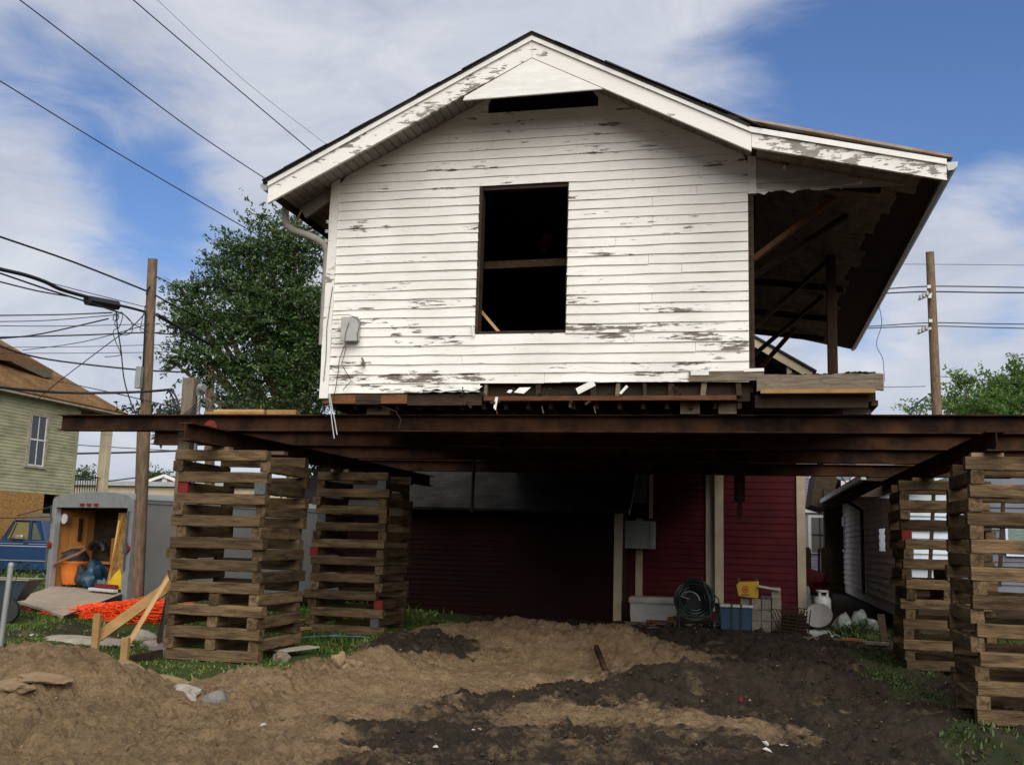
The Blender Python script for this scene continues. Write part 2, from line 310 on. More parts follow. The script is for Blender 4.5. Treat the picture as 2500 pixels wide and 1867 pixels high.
MOUNDS = [  # x, y, rx, ry, height, kind(s=sand,d=dark)
 (-6.5,8.7,1.0,.75,.37,'s'),(-5.9,7.6,1.1,.7,.10,'s'),(-3.15,15.2,1.75,.95,.34,'s'),(-1.7,15.3,.8,.7,.16,'s'),(-5.0,10.4,.8,.3,.13,'s'),(-4.45,12.6,.35,.4,.20,'s'),
 (-4.55,13.9,.8,.7,.2,'d'),(-.6,12.3,.95,.55,.28,'d'),(.5,13.2,1.1,.8,.26,'d'),(-1.45,11.5,.8,.3,.13,'d'),(-2.55,10.4,.5,.2,.10,'d'),(-2.1,10.9,.4,.22,.13,'d'),(1.2,10.3,1.3,.7,.14,'d'),
 (.2,17.0,2.2,1.2,.16,'d'),(-1.5,17.8,1.2,.8,.1,'d'),(-3.9,9.3,.7,.25,.07,'s'),(-2.5,8.4,1.4,.35,.07,'d'),(0,8.6,1.3,.5,.09,'d'),(-4.3,7.2,1.6,.4,.06,'s'),(2.0,9.9,.7,.5,.12,'d'),(-6.9,10.0,.5,.4,-.08,'s'),(-2.6,13.6,1.2,.5,-.07,'s')]
def gbase(x, y):
    x = np.asarray(x, float); y = np.asarray(y, float); num = 0; den = 0
    for gx, gy, gz in GPa:
        w = 1/((x-gx)**2+(y-gy)**2+.6)**1.6; num = num+w*gz; den = den+w
    return num/den
def H(x, y, rough=False):
    h = gbase(x, y)
    wx = x+fbm(x, y, .9, 3, sx=5)*.35; wy = y+fbm(x, y, .9, 3, sx=8)*.35
    for mx, my, rx, ry, hh, k in MOUNDS: h = h+hh*np.exp(-(((wx-mx)/rx)**2+((wy-my)/ry)**2)**1.25)
    return h
def inpoly(x, y, P):
    x = np.asarray(x); r = np.zeros(x.shape, bool); n = len(P)
    for i in range(n):
        (x1, y1), (x2, y2) = P[i], P[(i+1) % n]
        c = ((y1 > y) != (y2 > y)); xx = (x2-x1)*(y-y1)/((y2-y1) if y2 != y1 else 1e-9)+x1
        r ^= (c & (x < xx))
    return r
def gp(pts, z=-.03): return [tuple(AZ(a, b, z)[:2]) for a, b in pts]
SAND = [gp([(-300,1980),(-300,1610),(0,1600),(130,1570),(260,1640),(500,1680),(640,1655),(830,1600),(960,1590),(1050,1600),(1500,1610),(1700,1605),(1800,1600),(1680,1632),(1560,1650),(1490,1668),(1350,1662),(1200,1690),(1060,1740),(950,1790),(800,1850),(700,1930),(300,2100),(-300,2100)]),
        gp([(1340,1718),(1500,1712),(1620,1722),(1760,1735),(1900,1765),(1960,1805),(1870,1812),(1740,1784),(1500,1782),(1250,1800),(1120,1790),(1200,1745)])]
GRASS = [[(-8.6,10.3),(-6.6,10.25),(-5.6,9.85),(-5.0,10.6),(-5.0,12.2),(-5.2,14.2),(-5.0,16.5),(-5.5,24),(-40,60),(-60,30),(-40,5),(-14,8)],
         [(1.35,13.6),(1.7,12.7),(2.3,12.9),(2.6,17.5),(1.4,17.2)], [(1.9,10.4),(2.3,10.9),(3.6,11.7),(4.5,11.2),(4,9.0),(1.6,8.9),(1.5,9.5)], [(1.4,19.6),(1.7,21.6),(6,22),(6,18.5),(2.2,18.6)]]
DIRTPATCH = [[(-9.9,12.0),(-8.1,12.5),(-7.3,12.9),(-7.5,13.6),(-9.5,13.2)]]
def zones(x, y):
    wx = x+fbm(x, y, .55, 4, .6, sx=2)*.42; wy = y+fbm(x, y, .55, 4, .6, sx=11)*.42
    s = np.zeros(x.shape); g = np.zeros(x.shape)
    offs = [(0,0)]+[(.11*math.cos(k*2.1), .11*math.sin(k*2.1)) for k in range(3)]+[(.26*math.cos(k*1.05+.4), .30*math.sin(k*1.05+.4)) for k in range(6)]
    for k, P in enumerate(SAND): s = np.maximum(s, (1, .8)[k]*sum(inpoly(wx+ox, wy+oy, P).astype(float) for ox, oy in offs)/len(offs))
    for mx, my, rx, ry, hh, k in MOUNDS:
        e = np.exp(-(((wx-mx)/rx)**2+((wy-my)/ry)**2)**1.25)
        if k == 's' and hh > 0: s = np.maximum(s, np.clip((e-.2)*4, 0, 1))
        elif k == 'd' and hh > 0: s = s*np.clip(1-(e-.3)*4, 0, 1)
    s = np.maximum(s, .40*np.clip((1.0-x)/1.6, 0, 1)*np.clip((11.2-y)/1.2, 0, 1)*(1+fbm(x, y, 1.3, 3, sx=40)))
    for k, P in enumerate(GRASS): g = np.maximum(g, inpoly(wx, wy, P)*(.42 if k in (1, 2) else 1))
    for P in DIRTPATCH: g = np.where(inpoly(wx, wy, P), .35, g)
    s = np.where(g > .3, np.where(fbm(x, y, .3, 3, sx=21) > .28, s, 0), s)
    return s, g
def axis(a, b, step, lo, hi, n=26):
    core = np.arange(a, b, step); left = a-np.geomspace(step, a-lo, n)[::-1]; right = b+np.geomspace(step, hi-b, n)
    return np.concatenate([left, core, right])
xs = axis(-9.8, 4.2, .036, -700, 700, 34); ys = np.concatenate([-60+np.geomspace(.1, 60+5.9, 12)[::-1]*0+np.linspace(0, 65.5, 12), np.arange(5.9, 14, .032), np.arange(14, 22, .07), 22+np.geomspace(.08, 900, 40)])
X, Yg = np.meshgrid(xs, ys); Zg = H(X, Yg); sz, gz = zones(X, Yg)
near = np.clip((26-Yg)/6, 0, 1)*np.clip((Yg-3)/2, 0, 1)*np.clip((X+16)/3, 0, 1)*np.clip((8-X)/3, 0, 1)
dk = (1-sz)*(1-np.clip(gz, 0, 1))
rid = 1-np.abs(fbm(X, Yg, .42, 5, .62, sx=4))*2.2
Zg = Zg+near*(dk*(.085*(rid-.6)+.105*fbm(X, Yg, .20, 4, .68, sx=9))+sz*(.10*fbm(X, Yg, .6, 6, .64, sx=7)+.030*(1-np.abs(fbm(X, Yg, .13, 4, .65, sx=3))*3)*(1+1.2*(1-inpoly(X, Yg, gp([(830,1640),(1400,1600),(1500,1650),(1100,1700),(700,1800),(560,1790)])))))+gz*.035*fbm(X, Yg, .4, 4, sx=6))
flat = inpoly(X, Yg, gp([(830,1640),(1400,1600),(1500,1650),(1100,1700),(700,1800),(560,1790)]))   # bulldozed floor with track marks
Zg = Zg+near*flat*sz*.012*np.sin((Yg*.93+X*.25+.15*fbm(X, Yg, .8, 2, sx=30))*2*math.pi/.17)*np.clip(.5+2*fbm(X, Yg, 1.1, 2, sx=15), 0, 1)
nx, ny = len(xs), len(ys)
me = bpy.data.meshes.new('ground'); V = np.stack([X, Yg, Zg], -1).reshape(-1, 3)
idx = np.arange(nx*ny).reshape(ny, nx); q = np.stack([idx[:-1,:-1], idx[:-1,1:], idx[1:,1:], idx[1:,:-1]], -1).reshape(-1, 4)
me.vertices.add(len(V)); me.vertices.foreach_set('co', V.ravel()); me.loops.add(q.size); me.loops.foreach_set('vertex_index', q.ravel().astype('i'))
me.polygons.add(len(q)); me.polygons.foreach_set('loop_start', np.arange(0, q.size, 4, dtype='i')); me.polygons.foreach_set('use_smooth', np.ones(len(q), bool)); me.update()
at = me.color_attributes.new('soil', 'FLOAT_COLOR', 'POINT'); cav = np.clip((Zg-(np.roll(Zg,2,0)+np.roll(Zg,-2,0)+np.roll(Zg,2,1)+np.roll(Zg,-2,1))/4)*30+.5, 0, 1)
at.data.foreach_set('color', np.stack([sz, gz, cav*0+.5, np.ones_like(sz)], -1).ravel().astype('f'))
gm = bpy.data.materials.new('yard_soil'); gm.use_nodes = True; t = gm.node_tree; p = t.nodes['Principled BSDF']
a = N(t, 'ShaderNodeAttribute', attribute_name='soil'); sp = N(t, 'ShaderNodeSeparateColor'); t.links.new(a.outputs['Color'], sp.inputs[0])
g = N(t, 'ShaderNodeNewGeometry'); P_ = g.outputs['Position']
def gn(sc, det=8., r_=.6, st=None):
    n = N(t, 'ShaderNodeTexNoise', inp={'Scale': sc, 'Detail': det, 'Roughness': r_})
    if st:
        m_ = N(t, 'ShaderNodeMapping'); m_.inputs['Scale'].default_value = st; t.links.new(P_, m_.inputs[0]); t.links.new(m_.outputs[0], n.inputs[0])
    else: t.links.new(P_, n.inputs[0])
    return n.outputs[0]
def mrng(v, a_, b_): m_ = N(t, 'ShaderNodeMapRange', inp={'From Min': a_, 'From Max': b_}); t.links.new(v, m_.inputs[0]); return m_.outputs[0]
fine = gn(38, 6, .7); mid = gn(5, 8, .65); bigm = gn(1.2, 5)
sand = mixc(t, mrng(mid, .35, .68), (.35,.24,.13), (.215,.142,.075)); sand = mixc(t, math_(t, 'MULTIPLY', mrng(fine, .47, .66), .7), sand, (.12,.078,.045)); sand = mixc(t, math_(t, 'MULTIPLY', mrng(gn(26, 5, .7), .56, .70), .6), sand, (.42,.30,.18)); sand = mixc(t, math_(t, 'MULTIPLY', mrng(bigm, .5, .66), .35), sand, (.15,.09,.045)); sand = mixc(t, math_(t, 'MULTIPLY', mrng(gn(11, 9, .72, (.5, 2.2, 1)), .56, .68), .5), sand, (.075,.047,.027))
dark = mixc(t, mrng(mid, .38, .7), (.026,.019,.013), (.058,.041,.026)); dark = mixc(t, math_(t, 'MULTIPLY', mrng(fine, .56, .70), .5), dark, (.14,.10,.062)); dark = mixc(t, mrng(gn(2.3, 6), .60, .68), dark, (.15,.105,.06))
gsoil = mixc(t, mrng(mid, .4, .68), (.05,.085,.018), (.08,.075,.03))
f1 = math_(t, 'ADD', sp.outputs[0], math_(t, 'MULTIPLY_ADD', gn(4.5, 12, .78), 2.6, -1.3)); f1 = mrng(f1, .28, .78)
col = mixc(t, f1, dark, sand); col = mixc(t, mrng(sp.outputs[1], .2, .8), col, gsoil)
t.links.new(col, p.inputs['Base Color']); p.inputs['Roughness'].default_value = .95; p.inputs['Specular IOR Level'].default_value = .2
bn = N(t, 'ShaderNodeBump', inp={'Strength': .9, 'Distance': .10}); t.links.new(gn(13, 12, .78), bn.inputs['Height']); t.links.new(bn.outputs[0], p.inputs['Normal'])
me.materials.append(gm); go = bpy.data.objects.new('ground', me); COL.objects.link(go); go['kind'] = 'structure'
def GZ(x, y): return float(H(np.array([x]), np.array([y]))[0])
def raw_mesh(name, v, f, mat_, kind=None, k=4, **tags):
    me = bpy.data.meshes.new(name); v = np.asarray(v, 'f').reshape(-1, 3); f = np.asarray(f, 'i').reshape(-1, k)
    me.vertices.add(len(v)); me.vertices.foreach_set('co', v.ravel()); me.loops.add(f.size); me.loops.foreach_set('vertex_index', f.ravel())
    me.polygons.add(len(f)); me.polygons.foreach_set('loop_start', np.arange(0, f.size, k, dtype='i')); me.update(); me.materials.append(mat_)
    o = bpy.data.objects.new(name, me); COL.objects.link(o)
    if kind: o['kind'] = kind
    for a_, b_ in tags.items(): o[a_] = b_
    return o
# soil clods: small rough lumps of earth
def scatter(n, xr, yr, cond, rr, mat_, name, label, cat, zsc=.75, sink=.1, pw=3):
    px = RNG.uniform(*xr, n); py = RNG.uniform(*yr, n); s, g_ = zones(px, py); k = cond(px, py, s, g_); px, py = px[k], py[k]; n = len(px)
    pz = H(px, py); r_ = rr[0]+(rr[1]-rr[0])*RNG.rand(n)**pw
    oc = np.array([(1,0,0),(.31,.95,0),(-.81,.59,0),(-.81,-.59,0),(.31,-.95,0),(.35,.3,.8),(-.45,.2,.75),(.05,-.5,.8),(0,0,-1)], float)
    fc = np.array([(0,1,5),(1,2,6),(1,6,5),(2,3,6),(3,4,7),(3,7,6),(4,0,7),(0,5,7),(5,6,7),(1,0,8),(2,1,8),(3,2,8),(4,3,8),(0,4,8)])
    th = RNG.rand(n)*6.28; V_ = oc[None]*(.5+1.0*RNG.rand(n, len(oc), 1)); V_ = V_*r_[:,None,None]; V_[:,:,2] *= zsc
    c, s2 = np.cos(th)[:,None], np.sin(th)[:,None]; x = V_[:,:,0]*c-V_[:,:,1]*s2; y = V_[:,:,0]*s2+V_[:,:,1]*c
    V_ = np.stack([x+px[:,None], y+py[:,None], V_[:,:,2]+(pz+r_*sink)[:,None]], -1)
    Fc = (fc[None]+np.arange(n)[:,None,None]*len(oc)).reshape(-1, 3)
    o = raw_mesh(name, V_, Fc, mat_, 'stuff', 3); o['label'] = label; o['category'] = cat
CLODD = material('dark_clod', (.03,.021,.014), (.055,.039,.025), .95, 20, island=.5)
CLODS = material('sandy_clod', (.25,.17,.095), (.15,.10,.055), .95, 20, island=.3)
scatter(26000, (-8, 4.5), (6.1, 19), lambda x, y, s, g_: (s < .5) & (g_ < .5), (.004, .026), CLODD, 'soil_clods', 'crumbly dark brown clods of dug earth over the right and front of the yard', 'soil')
scatter(9000, (-8.5, 3), (6.1, 16), lambda x, y, s, g_: (s > .5), (.003, .018), CLODS, 'sand_clods', 'small tan lumps of sandy soil on the dug sand and its banks', 'sand', pw=3.2)
scatter(1500, (-5, 4.5), (6.1, 19), lambda x, y, s, g_: (s < .5), (.003, .02), CLODS, 'sand_crumbs', 'pale sandy crumbs mixed in the dark dug soil', 'sand', pw=3)
# grass blades
def grass(n, xr, yr, hgt, name, label, mat_, cond=None, wid=.007, clump=True):
    px = RNG.uniform(*xr, n); py = RNG.uniform(*yr, n); s, g_ = zones(px, py)
    dens = .45+1.5*fbm(px, py, .45, 3, sx=17)
    k = (g_ > .2) & (RNG.rand(n) < dens*np.clip(g_, 0, 1)*1.6)
    if cond is not None: k &= cond(px, py)
    px, py = px[k], py[k]; n = len(px); pz = H(px, py)-.01
    h = hgt*(.4+.9*RNG.rand(n))*(1+1.2*np.clip(fbm(px, py, .6, 2, sx=19), -.4, .5)); th = RNG.rand(n)*6.28; ln = h*(.3+.9*RNG.rand(n)); w = wid*(.6+.8*RNG.rand(n))
    dx, dy = np.cos(th), np.sin(th); sx_, sy_ = -dy*w, dx*w
    z0 = pz; v = np.stack([np.stack([px-sx_, py-sy_, z0], -1), np.stack([px+sx_, py+sy_, z0], -1),
        np.stack([px+dx*ln*.35+sx_*.8, py+dy*ln*.35+sy_*.8, z0+h*.6], -1), np.stack([px+dx*ln+sx_*.15, py+dy*ln+sy_*.15, z0+h*.95], -1), np.stack([px+dx*ln*.35-sx_*.8, py+dy*ln*.35-sy_*.8, z0+h*.6], -1)], 1)
    f = np.arange(n*5).reshape(-1, 5)
    o = raw_mesh(name, v, f, mat_, 'stuff', 5); o['label'] = label; o['category'] = 'grass'
GR = leafmat('grass_blades', [(.07,.13,.018),(.11,.19,.03),(.16,.26,.045),(.22,.24,.07)], .3)
grass(150000, (-16, -4.6), (9.6, 19), .05, 'grass', 'short green grass and clover around the left timber cribs', GR)
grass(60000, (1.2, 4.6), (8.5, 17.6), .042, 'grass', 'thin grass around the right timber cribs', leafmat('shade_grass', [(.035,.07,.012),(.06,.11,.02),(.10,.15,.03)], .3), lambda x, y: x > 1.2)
grass(24000, (-40, -6), (17, 40), .12, 'grass', 'green lawn behind the trailer and the pickup', GR, wid=.02)
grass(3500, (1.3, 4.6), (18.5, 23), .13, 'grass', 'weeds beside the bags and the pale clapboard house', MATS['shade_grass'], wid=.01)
# ------------------------------------------------------------------ the lifted house
LH = thing('lifted_house', 'white flaking clapboard house raised high on steel beams, window missing', 'house', (-2.5, 16, 3.1))
WX0, WX1, WY, YB = -5.05, .08, 11.55, 21.8; RK = 10.9
RIDGE = (-2.39, 7.40); EAVL = (-5.60, 5.80); BRK = (.08, 6.12); EAVR = (2.05, 5.64)
def roofz(x):
    pts = [EAVL, RIDGE, BRK, EAVR]
    for (x1, z1), (x2, z2) in zip(pts, pts[1:]):
        if x <= x2: return z1+(z2-z1)*(x-x1)/(x2-x1)
    return pts[-1][1]
def lapwall(mb, u0, u1, z0, z1, exp, fn, holes=(), rng=None, seed=1, seg=.3, lip=.019, wob=.0034, u_of=None):
    """overlapping boards; fn(u, out, z) -> xyz; rng(z) limits the boards of a gable"""
    r_ = random.Random(seed); n = int(round((z1-z0)/exp)); e = (z1-z0)/n
    for i in range(n):
        za = z0+i*e; zb = za+e; a_, b_ = u0, u1
        if rng: a_, b_ = rng(za); a_ = max(a_, u0); b_ = min(b_, u1)
        if b_-a_ < .1: continue
        spans = [(a_, b_)]
        for ha, hb, hz0, hz1 in holes:
            if zb > hz0+e*.5 and za < hz1-e*.5:
                ns = []
                for s0, s1 in spans:
                    if hb <= s0 or ha >= s1: ns.append((s0, s1)); continue
                    if ha > s0+.02: ns.append((s0, ha))
                    if hb < s1-.02: ns.append((hb, s1))
                spans = ns
        for s0, s1 in spans:
            cuts = [s0, s1]
            if s1-s0 < .05: continue
            if s1-s0 > 2 and r_.random() < .55: cuts.insert(1, r_.uniform(s0+.5, s1-.5))
            for c0, c1 in zip(cuts, cuts[1:]):
                c1 -= .003 if c1 != s1 else 0
                k = max(1, int((c1-c0)/seg)); us = [c0+(c1-c0)*j/k for j in range(k+1)]; v = []
                if rng: ra, rb = rng(zb); ra = max(ra, u0); rb = min(rb, u1)
                for u in us:
                    j1 = r_.gauss(0, wob); j2 = abs(r_.gauss(0, wob)); ut = min(max(u, ra), rb) if rng else u
                    v += [fn(u, lip+j2, za-.008+j1), fn(ut, .004, zb+.004), fn(ut, 0, zb+.004), fn(u, .0, za-.008+j1)]
                f = []
                for j in range(k):
                    o = j*4; f += [(o, o+4, o+5, o+1), (o+3, o+7, o+4, o), (o+1, o+5, o+6, o+2)]
                f += [(0, 1, 2, 3), (k*4, k*4+3, k*4+2, k*4+1)]
                mb.add(v, f)
front = lambda u, o, z: (u, WY-o, z)
WIN = (-3.13, -2.04, 4.03, 5.83); VENT = (-3.06, -1.70, 6.77, 6.97)
def grng(z):
    zz = z+.105
    xl = EAVL[0]+(zz-EAVL[1])*(RIDGE[0]-EAVL[0])/(RIDGE[1]-EAVL[1]) if zz > EAVL[1] else -99
    xr = RIDGE[0]+(RIDGE[1]-zz)*(BRK[0]-RIDGE[0])/(RIDGE[1]-BRK[1]) if zz > BRK[1] else 99
    return max(xl, WX0+.1), min(xr, WX1-.04)
mb = MB(); lapwall(mb, WX0+.1, WX1-.014, 3.414, 7.1, .114, front, [WIN, VENT], grng, 3)
lapwall(mb, WX0+.1, -3.75, 3.30, 3.414, .114, front, (), None, 5)
lapwall(mb, -3.75, -3.05, 3.335, 3.414, .079, front, (), None, 6, .08, .02, .011)
cw = mb.build('clapboard_wall', PAINT, LH)
# patched boards at the lower right
mb = MB().bar((-.62,WY-.03,3.46),(.20,WY-.03,3.47),.02,.11,(0,0,1)); mb.build('loose_board', GREYW, LH)
MB().bar((-.02,WY-.045,3.525),(.2,WY-.045,3.53),.012,.035).build('paint_flap', CLEANW, LH)
MB().bar((-.6,WY-.045,3.50),(-.4,WY-.045,3.50),.008,.05).build('paint_flap', CLEANW, LH)
# backing sheathing (wall body) with openings
mb = MB(); T = .11
mb.box(WX0, WIN[0], WY, WY+T, 3.32, 6.02); mb.box(WIN[1], WX1, WY, WY+T, 3.42, 6.02); mb.box(WIN[0], WIN[1], WY, WY+T, 3.42, WIN[2]); mb.box(WIN[0], WIN[1], WY, WY+T, WIN[3], 6.02)
mb.prism([(-4.9,6.02),(VENT[0],6.02),(VENT[0],6.98)], WY, WY+T); mb.prism([(VENT[1],6.02),(.05,6.02),(.05,6.05),(VENT[1],6.98)], WY, WY+T)
mb.box(VENT[0], VENT[1], WY, WY+T, 6.02, VENT[2]); mb.prism([(VENT[0],VENT[3]),(VENT[1],VENT[3]),(VENT[1],6.98),(RIDGE[0],7.3),(VENT[0],6.98)], WY, WY+T)
mb.build('wall_sheathing', DARKW, LH)
mb = MB(); mb.box(WX0, WX0+T, WY+T, YB, 3.3, 5.95); mb.build('side_wall', DARKW, LH)
mb = MB(); mb.box(WX1-T, WX1, WY+T, YB, 3.3, 6.0); mb.build('side_wall', DARKW, LH)
MB().box(WX0, WX1, YB, YB+T, 3.3, 6.0).prism([(WX0,6.0),(WX1,6.0),(RIDGE[0],7.25)], YB, YB+T).build('rear_wall', DARKW, LH)
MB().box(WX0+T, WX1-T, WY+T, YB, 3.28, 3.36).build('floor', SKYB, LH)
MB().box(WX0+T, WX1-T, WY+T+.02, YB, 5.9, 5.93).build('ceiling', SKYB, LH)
for (k, x0, x1) in (('l', -3.2, -3.15), ('r', -1.0, -.95)): pass
# interior framing seen through the opening
mb = MB().bar((-3.4,12.9,5.21),(-1.6,12.9,5.23),.05,.10).build('interior_plank', TIMBEND, LH)
pa = AY(1160,742,11.95); pb = AY(1228,822,11.85)
MB().bar(tuple(pa), tuple(pb), .03, .12, (0,-1,0)).build('leaning_plank', FRESH, LH)
MB().bar((-2.75,13.5,5.55),(-2.65,13.5,5.8),.05,.12).bar((-2.35,14.5,5.3),(-2.3,14.5,5.55),.05,.1).build('hanging_lath', BROWNW, LH)
# window opening jambs
mb = MB(); mb.box(WIN[0]-.004, WIN[0]+.034, WY-.020, WY+T+.03, WIN[2]-.02, WIN[3]+.02); mb.box(WIN[0]+.035, WIN[1], WY+.01, WY+T, WIN[3]-.05, WIN[3]+.01); mb.box(WIN[1]-.006, WIN[1]+.004, WY-.022, WY+T, WIN[2], WIN[3])
mb.build('window_jamb', DARKW, LH)
MB().bar((WIN[0]-.03,WY-.04,WIN[2]+.08),(WIN[0]-.01,WY-.04,WIN[2]-.07),.02,.015).build('jamb_splinter', CLEANW, LH)
# corner boards
mb = MB(); N_ = 14; v = []; f = []
for i in range(N_+1):
    z = 3.23+(6.02-3.23)*i/N_; w = random.uniform(-.004, .004); lo = .0 if i > 2 else .01*random.random()
    v += [(WX0-.012+w,WY-.034+w*.5,z),(WX0+.10+w,WY-.034+w*.5,z),(WX0+.10,WY+.01,z),(WX0-.012+w,WY+.10,z)]
for i in range(N_):
    o = i*4; f += [(o+j, o+(j+1)%4, o+4+(j+1)%4, o+4+j) for j in range(4)]
f += [(0,3,2,1), (N_*4, N_*4+1, N_*4+2, N_*4+3)]
mb.add(v, f).build('corner_board', TRIM, LH)
MB().box(WX1-.04, WX1+.055, WY-.03, WY+.02, 5.57, 6.07).build('corner_board', CLEANW, LH)
MB().box(WX1-.012, WX1+.022, WY-.012, WY+.12, 3.42, 5.57).build('raw_corner_post', DARKW, LH)
# roof deck, shingle skin
def roofslab(name, a_, b_, t0, t1, mat_, y0=RK, y1=21.1, uv=False):
    (x1, z1), (x2, z2) = a_, b_
    if 'porch' not in name: y1 = 21.97
    mb = MB().prism([(x1,z1+t0),(x2,z2+t0),(x2,z2+t1),(x1,z1+t1)], y0, y1)
    o = mb.build(name, mat_, LH)
    if uv:
        L = math.hypot(x2-x1, z2-z1); roofplane(o, (0,1,0), ((x2-x1)/L, 0, (z2-z1)/L))
    return o
roofslab('roof_deck', EAVL, RIDGE, -.10, -.02, SOFF, RK+.05); roofslab('roof_deck', RIDGE, BRK, -.10, -.02, SOFF, RK+.05)
roofslab('porch_ceiling', (BRK[0]+.002, BRK[1]), EAVR, -.10, -.02, DARKW, RK+.05)
exl = (EAVL[0]-.06, EAVL[1]-.03); exr = (BRK[0]+.12, BRK[1]-.045)
roofslab('shingle_roof', exl, RIDGE, -.018, .014, GREYSH, RK-.04, 21.15, True)
roofslab('shingle_roof', RIDGE, (BRK[0]-.02, BRK[1]), -.018, .014, GREYSH, RK-.04, 21.15, True)
roofslab('porch_roof', (BRK[0]-.25, BRK[1]+.115), (EAVR[0]+.06, EAVR[1]-.01), -.0, .03, RUSTTIN, RK-.035, 21.15)
# ragged shingle edge
mb = MB(); r_ = random.Random(5)
for a_, b_ in ((exl, RIDGE), (RIDGE, exr)):
    L = math.hypot(b_[0]-a_[0], b_[1]-a_[1]); n = int(L/.3)
    for i in range(n):
        t0 = i/n; t1 = (i+1)/n; q = .014+r_.random()*.010
        mb.prism([(a_[0]+(b_[0]-a_[0])*s, a_[1]+(b_[1]-a_[1])*s+dz) for s, dz in ((t0,.010),(t1,.010),(t1,q),(t0,q+.004))], RK-.055-r_.random()*.02, RK+.2)
mb.build('shingle_edge', DARKROOF, LH)
# rake boards
def rake(name, a_, b_, t0, t1, y0, y1, mat_, split=0):
    (x1, z1), (x2, z2) = a_, b_
    MB().prism([(x1,z1+t0),(x2,z2+t0),(x2,z2+t1),(x1,z1+t1)], y0, y1).build(name, mat_, LH)
for a_, b_ in ((EAVL, RIDGE), (RIDGE, BRK), (BRK, EAVR)):
    rake('rake_trim', a_, b_, -.078, -.019, RK-.03, RK+.02, CLEANW)
    e1 = (a_[0]+.003, a_[1]) if a_ != EAVL else a_
    rake('rake_board', e1, b_, -.285 if b_ != EAVR else -.24, -.0785, RK-.005, RK+.035, TRIM)
# soffit slats under the front overhang (boards run front to back)
mb = MB()
for a_, b_ in ((EAVL, RIDGE), (RIDGE, BRK)):
    L = math.hypot(b_[0]-a_[0], b_[1]-a_[1]); n = int(L/.1)
    for i in range(n):
        t0 = (i+.06)/n; t1 = (i+.94)/n
        mb.prism([(a_[0]+(b_[0]-a_[0])*s, a_[1]+(b_[1]-a_[1])*s-dz) for s, dz in ((t0,.118),(t1,.118),(t1,.10),(t0,.10))], RK+.036, 11.55 if a_ != EAVL or i > 5 else 13.5)
mb.build('soffit_boards', SOFF, LH)
# barge blocking behind the rake (depth of the overhang)
# gable panel and dark vent
z0 = 6.685
def under(x): return roofz(x)-.29
MB().prism([(-3.20,z0-.03),(-1.56,z0-.01),(-1.56,min(under(-1.56),z0+.09)),(RIDGE[0],under(RIDGE[0])),(-3.20+.02,z0+.015)], RK+.0, RK+.03).build('gable_panel', CLEANW, LH)
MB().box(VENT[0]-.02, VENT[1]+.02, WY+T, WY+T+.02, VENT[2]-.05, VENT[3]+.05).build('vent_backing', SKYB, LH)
# rafter tails and eave on the left
for i in range(12):
    y = WY+.08+i*.8; zt = roofz(-5.0)-.13
    mb = MB().prism([(WX0,zt),(WX0,zt-.15),(EAVL[0]+.16,EAVL[1]-.24),(EAVL[0]+.08,EAVL[1]-.10)], y, y+.045)
    mb.build('rafter_tail', SOFF, LH)
MB().box(EAVL[0]+.0, EAVL[0]+.03, RK+.04, 21.1, EAVL[1]-.19, EAVL[1]-.03).build('eave_board', DARKW, LH)
mb = MB(); g0 = [(-.13,.0),(-.122,-.055),(-.085,-.085),(-.03,-.09),(-.02,-.0),(-.028,-.0),(-.038,-.08),(-.082,-.075),(-.113,-.05),(-.12,.0)]
gx, gz_ = EAVL[0]+.018, EAVL[1]-.035
mb.prism([(gx+a_, gz_+b_) for a_, b_ in g0], RK-.0, 21.1); mb.prism([(gx+a_, gz_+b_) for a_, b_ in g0[:5]], RK-.004, RK+.006)
mb.build('gutter', TIN, LH)
gx, gz_ = EAVR[0]-.018, EAVR[1]-.045
mb = MB().prism([(gx-a_, gz_+b_) for a_, b_ in g0], RK-.0, 21.1); mb.prism([(gx-a_, gz_+b_) for a_, b_ in g0[:5]], RK-.004, RK+.006)
mb.build('gutter', TIN, LH)
pts = [AX(700,505,-5.64), AX(702,530,-5.64)]; yg = 11.45
P1 = [(-5.63,yg,5.68),(-5.63,yg,5.55),(-5.62,yg,5.47),(-5.585,yg,5.40),(-5.51,yg,5.345),(-5.41,yg,5.31),(-5.30,yg,5.27),(-5.2,yg+.02,5.225),(-5.13,yg+.06,5.18),(-5.095,yg+.12,5.10),(-5.09,yg+.13,4.9),(-5.09,yg+.13,3.9)]
MB().tube(P1, .045, 12).build('downspout', material('old_grey_paint', (.36,.34,.30), (.27,.25,.22), .7, 6), LH, smooth=True)
MB().bar((-5.52,yg+.02,5.36),(-5.42,yg+.02,5.62),.01,.02).build('gutter_strap', TREAT, LH)
# insulators
for px, py in ((806,542),(803,565),(801,588)):
    c = AY(px, py, WY-.03); mb = MB()
    mb.lathe([(.004,0),(.022,.002),(.024,.012),(.012,.016),(.012,.022),(.024,.026),(.024,.036),(.015,.040),(.003,.041)], (c[0]-.03, c[1], c[2]-.02), 12)
    mb.bar((c[0]-.04,c[1],c[2]),(c[0]+.03,c[1],c[2]),.012,.008); mb.build('insulator', WHITEP, LH, smooth=True)
